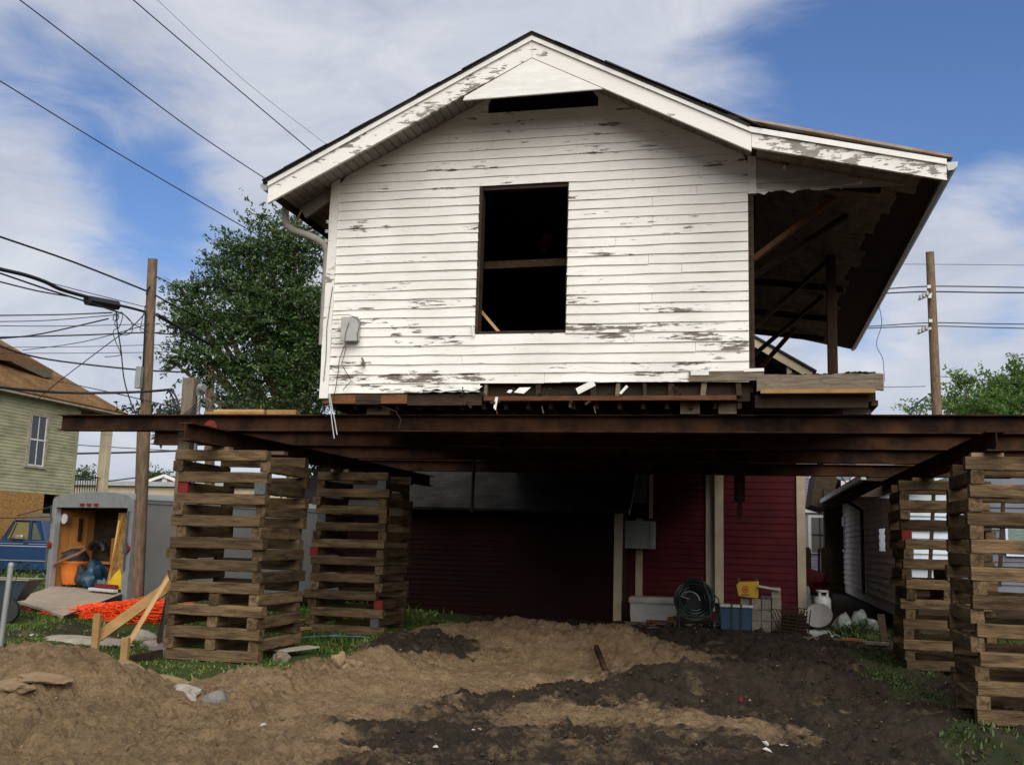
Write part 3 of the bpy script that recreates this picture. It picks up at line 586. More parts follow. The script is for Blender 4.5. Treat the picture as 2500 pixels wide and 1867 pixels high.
# electric box with cables
c = AY(857,805,WY-.08)
mb = MB().box(c[0]-.1,c[0]+.1,WY-.13,WY-.03,c[2]-.14,c[2]+.14).box(c[0]-.11,c[0]+.11,WY-.142,WY-.128,c[2]-.15,c[2]+.15)
eb = mb.build('electric_box', material('box_grey', (.42,.42,.39), (.32,.32,.30), .6, 9, bump=.1), LH, bevel=.006)
def cable(pp, r_, name='cable', m=WIRE, par=None, **k): return MB().tube([tuple(q) for q in pp], r_, 6).build(name, m, par, smooth=True, **k)
cb = [(842,842),(835,860),(828,880),(826,905),(820,945),(812,985)]
cable([AY(a_, b_, WY-.06) for a_, b_ in cb], .005, par=LH); cable([AY(a_+3, b_, WY-.07) for a_, b_ in [(842,842),(838,865),(831,890),(850,920),(854,930),(840,945),(834,952)]], .0045, par=LH)
cable([AY(a_, b_, WY-.15) for a_, b_ in [(812,770),(850,768),(870,775),(880,790),(872,815),(874,835),(866,842)]], .004, par=LH)
cable([AY(a_, b_, WY-.15) for a_, b_ in [(852,788),(848,800),(844,812),(842,830)]], .004, par=LH)
CW = material('pale_cable', (.55,.56,.56), (.45,.45,.45), .5, 10, bump=0)
cable([AY(a_, b_, WY-.1) for a_, b_ in [(803,960),(806,990),(811,1035),(816,1070)]], .006, 'hanging_cable', CW, LH)
cable([AY(a_, b_, WY-.11) for a_, b_ in [(805,960),(810,990),(818,1030),(823,1061)]], .006, 'hanging_cable', CW, LH)
cable([AY(a_, b_, WY-.02) for a_, b_ in [(786,960),(786,980),(790,1000),(797,1018)]], .005, 'hanging_cable', WIRE, LH)
MB().box(-4.52,-4.49,WY-.09,WY-.03,3.62,3.66).bar((-4.5,WY-.05,3.66),(-4.53,WY-.05,3.72),.02,.02).build('pipe_stub', GREYW, LH)
cable([AY(a_, b_, WY-.05) for a_, b_ in [(812,700),(806,740),(798,800),(796,870),(790,930)]], .004, par=LH)
# porch side
mb = MB(); pr = lambda z: (WX1+.055, min(1.9, BRK[0]+(EAVR[0]-BRK[0])*((BRK[1]-z-.2)/(BRK[1]-EAVR[1]))) if z < BRK[1] else .2)
def prng(z):
    xr = BRK[0]+(EAVR[0]-BRK[0])*(BRK[1]-.12-z)/(BRK[1]-EAVR[1]); return (WX1+.055, min(xr, 1.93))
lapwall(mb, WX1+.055, 1.93, 5.60, 6.0, .1, lambda u, o, z: (u, WY-.0-o, z), (), prng, 9)
mb.build('porch_clapboard', material('porch_white', (.50,.48,.43), (.34,.33,.29), .8, 2.5, (1,1,5), .2), LH)
mb = MB(); v = []; n = 26
for i in range(n+1):
    u = WX1+.055+(1.15)*i/n; zb = 5.60-.03*random.random()-.02*math.sin(i*.9)+(.06 if i > 21 else 0)
    v += [(u,WY-.018,zb),(u,WY-.018,5.615),(u,WY+.0,5.615),(u,WY,zb)]
mb.add(v, [(i*4+j, i*4+(j+1)%4, i*4+4+(j+1)%4, i*4+4+j) for i in range(n) for j in range(4)])
mb.build('torn_board', CLEANW, LH)
# porch ceiling boards, joists, braces
mb = MB()
for i in range(60):
    y = RK+.06+i*.168; q = .005*(i % 3)
    (x1, z1), (x2, z2) = (BRK[0]+.06, BRK[1]), (EAVR[0]-.12, EAVR[1])
    k = (x2-x1)/(EAVR[0]-BRK[0]); z1_ = roofz(x1)-.105; z2_ = roofz(x2)-.105
    x2b = x2-.03*random.random()-(.05, .22, .30, .38, .30, .42, .36, .42, .34, .40, .25, .30)[i//5]; z2b = roofz(x2b)-.105
    mb.prism([(x1,z1_),(x2b,z2b),(x2b,z2b-.014-q),(x1,z1_-.014-q)], y, y+.16)
mb.build('porch_ceiling_boards', material('dim_ceiling_boards', (.30,.26,.20), (.15,.13,.10), .9, 2, (5,1,1), .3), LH)
for y, x1, z1, x2 in ((12.35,.1,5.02,1.05),(12.9,.1,4.95,1.25),(14.9,.1,4.7,1.2),(17.2,.1,4.7,1.25)):
    MB().bar((x1,y,z1),(x2,y,roofz(x2)-.13),.06,.13,(0,1,0)).build('porch_brace', BROWNW if y < 12.5 else DARKW, LH)
for y in (11.7, 16.4, 18.6, 20.4): MB().bar((WX1+.03,y,roofz(.1)-.32),(1.5,y,roofz(1.5)-.16),.05,.1).build('porch_joist', DARKW, LH)
MB().box(1.11,1.24,14.5,14.63,3.45,5.66).build('porch_post', material('dark_brown_post', (.075,.042,.028), (.04,.024,.018), .9, 3, (5,5,1), .3), LH, bevel=.008)
a1 = AY(1895,880,19.5); a2 = AY(1942,800,19.5)
MB().bar(tuple(AY(1850,905,19.5)), tuple(a2), .08, .1, (0,1,0)).build('porch_brace', BROWNW, LH)
for k_, (px, py) in enumerate([(1920,460)]):
    c = AY(1917, 405, WY-.04); MB().lathe([(.001,-.05),(.02,-.045),(.028,-.02),(.02,.0),(.014,.01)], (c[0],c[1],c[2]), 12).build('light_bulb', WHITEP, LH, smooth=True)
    MB().lathe([(.03,.0),(.035,.01),(.035,.03),(.02,.045)], (c[0],c[1],c[2]+.01), 12).build('lamp_holder', BROWNW, LH, smooth=True)
# porch floor
mb = MB(); n = 24; v = []
for i in range(n+1):
    x = .12+1.33*i/n; zt = 3.475+random.uniform(-.012,.008); zb = 3.30+random.uniform(-.01,.01)
    v += [(x,11.5,zb),(x,11.5+random.uniform(-.006,.006),zt),(x,11.58,zt),(x,11.58,zb)]
mb.add(v, [(i*4+j, i*4+(j+1)%4, i*4+4+(j+1)%4, i*4+4+j) for i in range(n) for j in range(4)]+[(0,1,2,3),(n*4+3,n*4+2,n*4+1,n*4)])
mb.build('porch_rim_board', GREYW, LH)
MB().box(.16,1.36,11.46,11.58,3.262,3.305).build('ledger_strip', TREAT, LH)
MB().box(.09,1.44,11.59,20.5,3.40,3.45).box(.10,1.3,11.62,11.7,3.12,3.262).build('porch_floor', DARKW, LH)
mb = MB(); r_ = random.Random(3)
for i in range(16):
    y = 11.8+i*.55; mb.box(.1, 1.40, y, y+.05, 3.2, 3.398)
mb.box(1.33,1.40,11.6,20.5,3.14,3.2)
mb.build('porch_floor_joists', DARKW, LH)
mb = MB()
for i in range(40):
    x = r_.uniform(.15,1.42); mb.lump((x, 11.55+r_.random()*.08, 3.476), (r_.uniform(.02,.06),.04,r_.uniform(.008,.02)), 1, .5, i)
for i in range(8): mb.lump((1.1+i*.035, 11.55, 3.487), (.04,.04,.022), 1, .5, 60+i)
for i in range(40): mb.lump((.15+i*.032, 11.56, 3.474), (.024,.03,.010), 1, .5, 90+i)
mb.build('moss', MOSS, LH)
# sills, joists and torn framing under the wall
MB().box(WX0+.02,-4.60,WY+.0,WY+.09,3.17,3.285).box(-4.28,-3.95,WY+.0,WY+.09,3.17,3.285).build('sill_beam', BROWNW, LH)
MB().box(-4.60,-4.28,WY-.012,WY+.09,3.16,3.287).box(-3.95,-3.03,WY+.02,WY+.09,3.15,3.285).build('sill_patch', DARKW, LH)
MB().box(-3.0,-.10,WY-.01,WY+.09,3.20,3.252).build('bottom_plate', material('red_brown_plate', (.15,.06,.03), (.06,.03,.02), .9, 5, (1,5,5), .4), LH)
for i, x in enumerate((-2.98,-2.35,-1.72,-1.42,-1.12,-.82,-.45,-.08)):
    w = random.uniform(.035,.07); z1 = 3.41+random.uniform(-.02,.02)
    MB().bar((x+random.uniform(-.02,.02),WY+.035,3.252),(x,WY+.035,z1),w,.06,(0,1,0)).build('cripple_stud', DARKW if i % 3 else GREYW, LH)
MB().box(-3.05,.05,WY+.10,WY+.13,3.2,3.42).build('lath_backing', DARKW, LH)
r_ = random.Random(12); mb = MB()
for i in range(22):
    x = r_.uniform(-3.3,-.5); z = 3.26 if r_.random() < .6 else 3.2; mb.bar((x,WY-.0,z),(x+r_.uniform(-.08,.08),WY-.03,z-r_.uniform(.02,.09) if z < 3.25 else z+r_.uniform(.02,.10)),.03,.008,(r_.uniform(-1,1),1,0))
mb.build('splintered_wood', DARKW, LH)
for px, py, w, h in ((1275,953,.2,.075),(1210,985,.05,.16),(1168,945,.1,.03),(1245,955,.08,.04)):
    c = AY(px, py, WY-.03); mb = MB().add([(c[0]-w/2,WY-.03,c[2]-h*.3),(c[0]+w*.1,WY-.035,c[2]-h/2),(c[0]+w/2,WY-.02,c[2]+h/2),(c[0]-w*.2,WY-.015,c[2]+h/2),
       (c[0]-w/2,WY-.022,c[2]-h*.3),(c[0]+w*.1,WY-.027,c[2]-h/2),(c[0]+w/2,WY-.012,c[2]+h/2),(c[0]-w*.2,WY-.007,c[2]+h/2)], [(0,1,2,3),(7,6,5,4),(0,4,5,1),(1,5,6,2),(2,6,7,3),(3,7,4,0)]); mb.build('torn_flashing', CLEANW, LH)
c = AY(1430,940,WY-.03); MB().bar((c[0]-.1,WY-.03,3.30),(c[0]+.1,WY-.03,3.40),.01,.075,(0,0,1)).build('white_flap', CLEANW, LH)
c = AY(1525,945,WY-.03); MB().bar((c[0]-.05,WY-.04,3.27),(c[0]+.03,WY-.03,3.36),.01,.03,(0,0,1)).build('white_flap', CLEANW, LH)
mb = MB()
v = []; n = 18
for i in range(n+1):
    x = -3.98+.93*i/n; v += [(x,WY-.03-.012*math.sin(i*1.1),3.30+.006*math.sin(i*2)),(x,WY-.02,3.315),(x,WY+.01,3.315)]
mb.add(v, [(i*3+j, i*3+(j+1)%3, i*3+3+(j+1)%3, i*3+3+j) for i in range(n) for j in range(3)])
mb.build('peeling_sheet', TIN, LH)
for i in range(19):
    x = WX0+.1+i*.27; MB().box(x,x+.045,WY+.14,YB-.1,3.12,3.28).build('floor_joist', DARKW, LH)
for (a_, b_, m) in (((-1.05,11.4,3.0),(-.9,11.4,3.26),BROWNW),):
    pass
for x, y, w, z0, z1 in ((-.62,11.75,.22,3.07,3.2),(-.2,11.75,.2,3.07,3.2),(-4.4,11.8,.3,3.07,3.15),(-2.5,13.8,.4,3.07,3.12),(1.2,11.8,.3,3.07,3.14),(-3.5,16.0,.4,3.07,3.12),(-3,18.9,.4,3.07,3.12)):
    MB().box(x-w/2,x+w/2,y,y+.14,z0,z1).build('shim_block', GREYW, LH)
for px, py, L in ((1212,1000,.1),(1325,1000,.09),(1452,1000,.08),(1325,975,.06)):
    c = AY(px, py, WY+.1); MB().bar((c[0]-.01,WY+.1,c[2]+L/2),(c[0]+.012,WY+.1,c[2]-L/2),.03,.01).build('hanging_splinter', GREYW if px != 1212 else BROWNW, LH)
for px in (1165, 1365, 1590): 
    c = AY(px, 1005, 12.5); MB().bar((c[0]-.05,12.5,3.22),(c[0]+.12,12.5,2.98),.03,.05,(0,1,0)).build('loose_brace', DARKW, LH)
cable([(-4.3,11.6,3.15),(-4.1,11.6,3.08),(-4.03,11.6,2.98),(-4.05,11.6,2.88)], .006, 'hanging_cable', DARKW, LH)
a1 = AY(1805,1150,17.4); a2 = AY(1804,1268,17.4)
MB().box(a1[0]-.09,a1[0]+.09,17.4,17.44,a1[2]-.5,3.15).box(a1[0]-.045,a1[0]+.04,17.37,17.395,a2[2],3.15).build('hanging_plank', DARKW, LH)
a1 = AY(1157,1150,17.4); a2 = AY(1152,1250,17.4); MB().tube([(a1[0],17.4,3.15),tuple(a2)], .03, 8).build('drain_pipe', DARKW, LH)
# ------------------------------------------------------------------ steel beams
def ibeam(name, p0, p1, w, h, label, group):
    L = (Vector(p1)-Vector(p0)).length; t_ = .014; mb = MB()
    for a_, b_ in ((0,t_),(h-t_,h)): mb.box(0,L,-w/2,w/2,a_,b_)
    mb.box(0,L,-.006,.006,t_,h-t_)
    rz = math.atan2(p1[1]-p0[1], p1[0]-p0[0])
    o = mb.build(name, RUST); o.location = p0; o.rotation_euler = (0,0,rz); tag(o, label, 'steel beam', group); return o
for y, x0, x1, l in ((11.9,-8.88,4.6,'longest rusty steel beam, frontmost under the white house, right under its front wall'),(13.85,-8.72,4.6,'second rusty steel beam from the front under the white house'),
                     (16.1,-7.7,4.4,'third rusty steel beam from the front under the white house'),(19.0,-7.7,4.4,'rearmost rusty crosswise beam under the white house')):
    ibeam('steel_beam', (x0,y,2.862), (x1,y,2.862), .19, .207, l, 'rusty beams running left to right under the house')
ibeam('steel_girder', (-6.47,10.9,2.652), (-6.47,20.6,2.652), .19, .208, 'rusty girder end poking out over the front left timber crib', 'rusty girders running front to back on the cribs')
ibeam('steel_girder', (2.55,11.5,2.652), (2.55,20.6,2.652), .19, .208, 'rusty girder resting on top of the two right timber cribs', 'rusty girders running front to back on the cribs')
mb = MB(); mb.lathe([(.001,0),(.09,.01),(.09,.02),(.001,.025)], (0,0,0), 20); mb.xf(Matrix.Translation(AY(515,1043,11.79)) @ Matrix.Rotation(R(90),4,'X'))
tag(recenter(mb.build('paint_disc', REDP)), 'red round mark stuck on the front beam above the left crib', 'red disc')
# ------------------------------------------------------------------ timber cribs
ORD = ['bottom','second','third','fourth','fifth','sixth','seventh','eighth','ninth','tenth','eleventh','twelfth','thirteenth','fourteenth','fifteenth','sixteenth','seventeenth','eighteenth','top']
TV = []
for k in range(8):
    r_ = random.Random(100+k); n = 10; v = []; L = 1.22
    for i in range(n+1):
        x = -L/2+L*i/n; j = [r_.uniform(-.0035,.0035) for _ in range(8)]
        if i in (0, n): x += r_.uniform(-.006,.006)
        h = .0655; b_ = .008
        ring = [(-h,-h+b_),(-h+b_,-h),(h-b_,-h),(h,-h+b_),(h,h-b_),(h-b_,h),(-h+b_,h),(-h,h-b_)]
        v += [(x, a_+j[q_], c+j[(q_+3) % 8]) for q_, (a_, c) in enumerate(ring)]
    f = [(i*8+q_, i*8+(q_+1) % 8, i*8+8+(q_+1) % 8, i*8+8+q_) for i in range(n) for q_ in range(8)]+[tuple(range(7,-1,-1)), tuple(n*8+q_ for q_ in range(8))]
    me_ = bpy.data.meshes.new('timber'); me_.from_pydata(v, [], f); me_.materials.append(TIMBER); me_.update(); bm = bmesh.new(); bm.from_mesh(me_); bmesh.ops.recalc_face_normals(bm, faces=bm.faces); bm.to_mesh(me_); bm.free(); TV.append(me_)
def timber(x, y, z, alongx, label, group, sl=1., rz=0, cap=None, hs=1., side=0):
    o = bpy.data.objects.new('timber', random.choice(TV)); COL.objects.link(o); o.location = (x,y,z)
    o.rotation_euler = (0, 0, (0 if alongx else R(90))+rz); o.scale = (sl, 1, hs); tag(o, label, 'timber', group)
    if cap:
        e = 1.22/2*sl
        c = MB().box(-.61-.008, -.56, -.069, .069, -.069, .069).build('painted_end', cap, o, local=True)
    return o
def crib(nm, x0, y0, z0, caps={}, mids=(), seed=0, mids_extra=(), lean=0.):
    r_ = random.Random(seed); L = 1.24; s = .131; z1 = 2.60; lay = (z1-z0)/19
    for i in range(19):
        z = z0+lay*(i+.5); hs = lay/s*.985; grp = 'timbers of the cribs under the house'; lx = lean*(18-i)/18
        lev = f'{ORD[i]} layer up' if 0 < i < 18 else f'{ORD[i]} layer'
        if i % 2 == 0:
            rows = [(y0+s/2, 'front'), (y0+L-s/2, 'back')]
            if i in mids: rows.insert(1, (y0+L/2, 'middle'))
            for y, w in rows:
                timber(x0+L/2+r_.gauss(0,.026)+lx, y+r_.gauss(0,.012), z, True, f'crosswise brown timber, {w} row of the {nm} crib, {lev}', grp, 1+r_.gauss(0,.018), r_.gauss(0,.012), None, hs)
        else:
            cols = [(x0+s/2+.01, 'left'), (x0+L-s/2-.01, 'right')]
            if i in mids: cols.insert(1, (x0+L/2, 'middle'))
            for x, w in cols:
                cap = caps.get((i, w)); extra = '' if not cap else (' with red painted end' if cap is REDP else ' with grey painted end')
                timber(x+r_.gauss(0,.024)+lx, y0+L/2+r_.gauss(0,.026), z, False, f'{w} lengthwise timber{extra}, {nm} crib, {lev}', grp, 1+r_.gauss(0,.015), r_.gauss(0,.014), cap, hs)
crib('front left', -6.98, 11.62, .04, {(15,'left'): REDP, (15,'right'): GREYP}, (1,3,5), 1, lean=-.0)
crib('rear left', -6.82, 15.55, .05, {(13,'left'): GREYP, (17,'right'): GREYP, (9,'left'): REDP, (3,'right'): REDP, (1,'right'): GREYP}, (), 2)
crib('rear right', 2.16, 15.7, -.06, {(13,'left'): REDP, (1,'right'): REDP}, (9,7), 3)
crib('front right', 2.27, 11.62, -.13, {}, (), 4)
# end-facing caps sit on the ends towards the camera
for y, nm in ((11.75,'front left'),(15.6,'rear left')):
    pass
SHB = material('shim_wood', (.30,.20,.12), (.18,.12,.07), .85, 5, vary=.2)
for k_, (x, y, w, l) in enumerate(((-6.5,11.72,.34,'front left'),(-5.95,12.3,.2,'front left (right one)'),(-6.45,15.65,.3,'rear left'),(2.5,11.7,.32,'front right'),(2.5,15.8,.3,'rear right'))):
    lab = {0:'flat wood shim on top of the front left crib, under the girder',1:'small wood block on the back of the front left crib top',2:'flat wood shim on top of the rear left crib',3:'dark wood shim on top of the front right crib',4:'wood shim on top of the rear right crib'}[k_]
    tag(recenter(MB().box(x-w/2,x+w/2,y,y+.12,2.604,2.648).build('shim', SHB)), lab, 'wood block')
# extra block outcropping on side of near-right crib's left face
def P_(px, py, y): q_ = AY(px, py, y); return tuple(q_)
# lumber offcuts on the front beam
def plank(a_, b_, w, h, mat_, name, label, cat='plank', up=(0,0,1), group=None):
    return tag(recenter(MB().bar(a_, b_, w, h, up).build(name, mat_, bevel=.003)), label, cat, group)
zt = 3.07
for px0, px1, hh, y, m, l, zo in ((502,648,.035,11.86,TREAT,'long brown offcut lying lowest on the front beam',0),(525,647,.03,11.9,FRESH,'pale fresh board stacked on the brown offcut on the front beam',.037),(655,726,.06,11.88,TREAT,'short thick brown offcut at the right end on the front beam',0)):
    a_ = AY(px0,1005,y); b_ = AY(px1,1005,y); plank((a_[0],y,zt+zo+hh/2+.002),(b_[0],y,zt+zo+hh/2+.002),.09,hh,m,'lumber_offcut',l,'offcut',group='lumber offcuts on the beam')
# ------------------------------------------------------------------ service post left of the crib
SP = thing('service_post', 'weathered square wooden post with electric boxes left of the front crib', 'post', (-7.22,12.2,.05))
GPO = material('post_grey_wood', (.23,.19,.14), (.12,.095,.07), .9, 4, (6,6,.8), .5)
px_, py_ = -7.2, 12.2
MB().box(px_-.085,px_+.085,py_-.085,py_+.085,-.15,3.60).build('post', GPO, SP, bevel=.01)
MB().tube([(px_+.13,py_,.9),(px_+.13,py_,3.40)], .026, 10).build('conduit', TIN, SP, smooth=True)
mb = MB().tube([(px_+.12,py_,3.36),(px_+.125,py_-.01,3.43),(px_+.16,py_-.03,3.47),(px_+.22,py_-.05,3.465)], [.03,.042,.055,.05], 12); mb.build('weather_head', TIN, SP, smooth=True)
for k_ in range(4):
    cable([(px_+.2,py_-.06,3.45),(px_+.22+.02*k_,py_-.1,3.36-.03*k_),(px_+.12+.02*k_,py_-.12,3.2-.02*k_),(px_-.02+.04*k_,py_-.12,3.09)], .006, par=SP)
MB().tube([(px_-.09,py_-.1,3.33),(px_-.09,py_-.04,3.33)], .022, 10).build('insulator', WHITEP, SP)
MB().box(px_+.1,px_+.27,py_-.1,py_+.05,1.7,2.15).build('meter_box', TIN, SP, bevel=.008)
MB().box(px_+.08,px_+.26,py_-.1,py_+.05,1.05,1.62).build('breaker_box', TIN, SP, bevel=.008)
MB().box(px_-.2,px_-.13,py_+.3,py_+.36,1.35,1.85).bar((px_-.15,py_+.33,1.85),(px_-.14,py_+.33,2.2),.03,.03).build('white_conduit', WHITEP, SP)
# stakes and braces
plank((-7.77,11.42,-.05),(-7.77,11.42,.56),.09,.05,TREAT,'wooden_stake','short wooden stake in the grass, the farther left one','stake',(0,1,0),'stakes of the wooden braces')
plank((-6.99,10.85,-.1),(-6.99,10.85,.36),.09,.05,TREAT,'wooden_stake','short wooden stake in the grass nearest the sand, right one','stake',(0,1,0),'stakes of the wooden braces')
a_ = AD(238,1555,12.6); b_ = AD(440,1410,13.05); plank(tuple(a_),tuple(b_),.04,.13,TREAT,'diagonal_brace','long flat wooden brace leaning from the far stake to the post','brace',(0,.3,1),'diagonal braces of the service post')
a_ = AD(312,1572,11.85); b_ = AD(428,1378,12.9); plank(tuple(a_),tuple(b_),.04,.10,FRESH,'diagonal_brace','pale steep wooden brace rising from the near stake to the post','brace',(.6,.3,1),'diagonal braces of the service post')
a_ = AD(390,1572,13.2); b_ = AD(421,1420,13.4); plank(tuple(a_),tuple(b_),.05,.09,DARKW,'diagonal_brace','dark wooden brace leaning against the post behind the crib','brace',(1,0,.3))
a_ = AD(318,1600,12.0); b_ = AD(395,1570,12.6); plank((a_[0],a_[1],.09),(b_[0],b_[1],.10),.05,.09,DARKW,'ground_board','dark board lying in the grass behind the near stake','board')
a_ = AD(235,1610,11.4); b_ = AD(275,1597,11.8); plank((a_[0],a_[1],.06),(b_[0],b_[1],.08),.06,.06,DARKW,'ground_board','short dark board end in the grass left of the near stake','board')
# ------------------------------------------------------------------ utility poles and wires
def pole(name, base, top, r0, r1, label, parts=True):
    o = thing(name, label, 'utility pole', base); b = Vector(base); tp = Vector(top); pts = []; rs = []
    for i in range(9): s = i/8; pts.append(b.lerp(tp, s)); rs.append(r0+(r1-r0)*s)
    MB().tube(pts, rs, 14).build('shaft', POLEW, o, smooth=True); return o
UPb = AD(335,1470,15.9); UPt = AD(373,632,15.9); UP = pole('utility_pole', (UPb[0],UPb[1],.40), tuple(UPt), .098, .072, 'brown wooden utility pole beside the open grey trailer')
def along(s): return Vector((UPb[0],UPb[1],.40)).lerp(Vector(tuple(UPt)), s)
b = AD(341,922,15.75); MB().box(b[0]-.045,b[0]+.045,b[1]-.06,b[1]+.02,b[2]-.17,b[2]+.17).build('terminal_box', TIN, UP, bevel=.006)
cable([AD(x_, y_, 15.78) for x_, y_ in ((355,760),(353,820),(350,880),(346,940),(343,975),(348,980))], .014, 'riser_cable', WIRE, UP)
cable([AD(x_, y_, 15.74) for x_, y_ in ((358,720),(361,708),(366,700))], .018, 'bracket', WIRE, UP)
RP = pole('utility_pole', tuple(AD(2300,1300,23.)), tuple(AD(2270,615,23.)), .125, .09, 'tall wooden utility pole at the right, in front of the green trees')
for px, py in ((2268,700),(2270,724),(2272,783)):
    c = AD(px, py, 22.85); MB().box(c[0]-.035,c[0]+.035,c[1]-.02,c[1]+.02,c[2]-.035,c[2]+.035).build('white_tag', WHITEP, RP)
for px, py in ((2255,722),(2253,805)):
    c = AD(px, py, 22.9); mb = MB()
    for k_ in range(3): mb.lathe([(.01,-.06),(.035,-.05),(.035,.03),(.012,.05)], (c[0]-.07+.07*k_, c[1]-.04, c[2]+.04*k_-.03), 10)
    mb.bar((c[0]-.12,c[1],c[2]-.09),(c[0]+.18,c[1],c[2]+.04),.03,.05); mb.build('insulator_bracket', TIN, RP)
BP = pole('utility_pole', tuple(AD(512,1300,26)), tuple(AD(512,880,26)), .13, .11, 'square brown pole standing behind the oak tree, left of the house')
BP2 = pole('utility_pole', tuple(AD(333,1300,42)), tuple(AD(341,1030,42)), .12, .10, 'dark far pole just behind the near utility pole, over the trailer')
def wire(pts, r_, label, d0, d1=None, cat='wire', name='wire', sag=0, group='overhead wires'):
    d1 = d1 or d0; k = len(pts)-1; P = []
    for i, (x_, y_) in enumerate(pts): P.append(AD(x_, y_, d0+(d1-d0)*i/k))
    if k >= 2 or sag == 0: Q = P
    else: Q = P
    if sag:
        a_, b_ = P[0], P[-1]; Q = [a_+(b_-a_)*s-np.array([0,0,sag*4*s*(1-s)]) for s in np.linspace(0,1,13)]
    elif k >= 2:
        Q = []   # smooth through the points
        for i in range(k):
            p0 = P[max(i-1,0)]; p1 = P[i]; p2 = P[i+1]; p3 = P[min(i+2,k)]
            for s in np.linspace(0,1,5)[:-1]: Q.append(.5*((2*p1)+(-p0+p2)*s+(2*p0-5*p1+4*p2-p3)*s*s+(-p0+3*p1-3*p2+p3)*s**3))
        Q.append(P[-1])
    o = MB().tube([tuple(q_) for q_ in Q], r_, 6).build(name, WIRE, smooth=True); return tag(recenter(o), label, cat, group)
U = 15.85
wire([(-30,-52),(48,0),(300,192),(480,325),(650,438),(720,480)], .013, 'middle of three thick wires crossing the upper left sky to the house', 19, 30)
wire([(260,-62),(325,0),(550,192),(768,376),(830,430)], .013, 'rightmost thick wire crossing the upper left sky behind the roof', 19, 30)
wire([(-30,180),(0,198),(280,370),(565,537),(640,580)], .013, 'lowest of three thick wires crossing the upper left sky to the tree', 19, 30)
wire([(350,-40),(384,0),(600,200),(797,353)], .006, 'faint thin wire high in the sky nearest the roof', 24, 34)
wire([(-30,565),(0,578),(180,640),(362,712)], .014, 'black wire running down to the upper hook of the left pole', 12, U)
wire([(380,721),(433,750),(520,790)], .013, 'black wire from the left pole into the oak tree', U, 22)
wire([(382,675),(430,700),(500,745)], .008, 'thin wire from near the pole top into the oak tree', U, 24)
wire([(-40,645),(0,657),(60,671),(110,688),(150,707),(213,725)], .026, 'thickest black cable leading to the splice sleeve', 12, 14.5, 'cable')
wire([(285,744),(320,752),(357,762)], .02, 'thick cable between the splice sleeve and the left pole', 15.2, U, 'cable')
wire([(383,768),(420,790),(470,817),(520,845)], .03, 'thick black cable leaving the left pole through the oak branches', U, 20, 'cable')
wire([(213,733),(285,746)], .075, 'fat black splice sleeve hanging on the thick cable', 14.5, 15.2, 'cable sleeve', 'splice_sleeve', group=None)
wire([(-40,655),(0,667),(120,708),(213,737),(300,766)], .012, 'cable running just below the thickest cable left of the sleeve', 12, 15.2)
wire([(-30,682),(0,688),(90,710),(170,724)], .01, 'short thin cable below the thick cable at the left edge', 12, 14)
wire([(120,690),(213,714),(357,750)], .006, 'thin messenger wire above the splice sleeve', 13.5, U)
wire([(-30,771),(0,770),(150,768),(275,763)], .010, 'upper of the nearly level wires left of the pole', 14, 15.2)
wire([(-30,786),(0,785),(120,782),(290,768)], .007, 'thin level wire second from the top left of the pole', 14, 15.2)
wire([(-30,827),(0,826),(100,815),(265,778)], .011, 'wire curving up to the splice from the left edge', 14, 15.2)
wire([(-30,824),(200,818),(355,812),(420,815),(480,800)], .011, 'wire passing the pole level with the branch tips', 14, 18)
wire([(55,855),(200,835),(350,795)], .007, 'thin wire rising from the brown roof to the pole', 20, U)
wire([(-30,795),(150,796),(370,791)], .006, 'faint level wire left of the pole above the pair', 14, U)
wire([(-30,848),(200,846),(450,840)], .012, 'upper of two faint parallel far wires above the brown roof', 36, 36)
wire([(-30,862),(200,862),(450,859)], .012, 'lower of two faint parallel far wires above the brown roof', 36, 36)
wire([(-40,836),(0,845),(60,865),(150,882),(330,902),(440,908)], .014, 'wavy black drop wire sloping over the brown roof to the pole', 15, 17)
wire([(360,758),(320,800),(270,835),(145,930),(80,985)], .009, 'diagonal black wire from the pole down to the green house', U, 22)
wire([(283,760),(287,800),(296,860),(302,920),(315,970),(332,1010)], .010, 'black wire hanging from the splice down behind the front beam', 15.2, 15.4)
wire([(-40,940),(0,945),(80,953),(150,958),(250,959),(350,956),(413,951)], .017, 'thick twisted service cable running level to the square post', 10.5, 12.3, 'cable')
wire([(413,951),(425,960),(434,980),(440,1006)], .012, 'end of the service cable curling down beside the square post', 12.3, 12.1, 'cable')
wire([(411,952),(421,968),(430,990),(437,1004)], .010, 'second strand of the service cable curling down beside the post', 12.3, 12.05, 'cable')
wire([(140,930),(290,962),(440,998)], .009, 'thin wire sloping from the brown roof ridge to the post', 20, 14)
wire([(190,1086),(320,1094),(445,1101)], .02, 'upper far wire seen below the front beam', 45)
wire([(180,1107),(320,1104),(445,1100)], .045, 'thick lower far wire seen below the front beam', 45)
wire([(258,1175),(330,1166)], .03, 'far reddish sloping wire between the porch column and the pole', 45)
wire([(290,765),(280,790),(290,800),(300,770),(295,760)], .006, 'loop of slack cable hanging under the splice sleeve', 15.2)
wire([(300,765),(320,785),(322,810),(305,818),(288,815)], .006, 'larger loop of slack cable left of the pole', 15.3)
wire([(290,800),(276,810),(285,840),(294,860),(290,868),(256,871)], .006, 'slack cable with a hooked end left of the pole', 15.3)
wire([(300,765),(325,790),(352,805),(362,812)], .006, 'slack cable drooping from the splice to the pole', 15.3, 15.7)
wire([(355,745),(345,790),(342,805),(352,812)], .006, 'short slack cable beside the left pole', 15.6)
wire([(280,765),(276,780),(285,782),(290,772),(284,764)], .007, 'tight coil of cable right under the splice sleeve', 15.2)
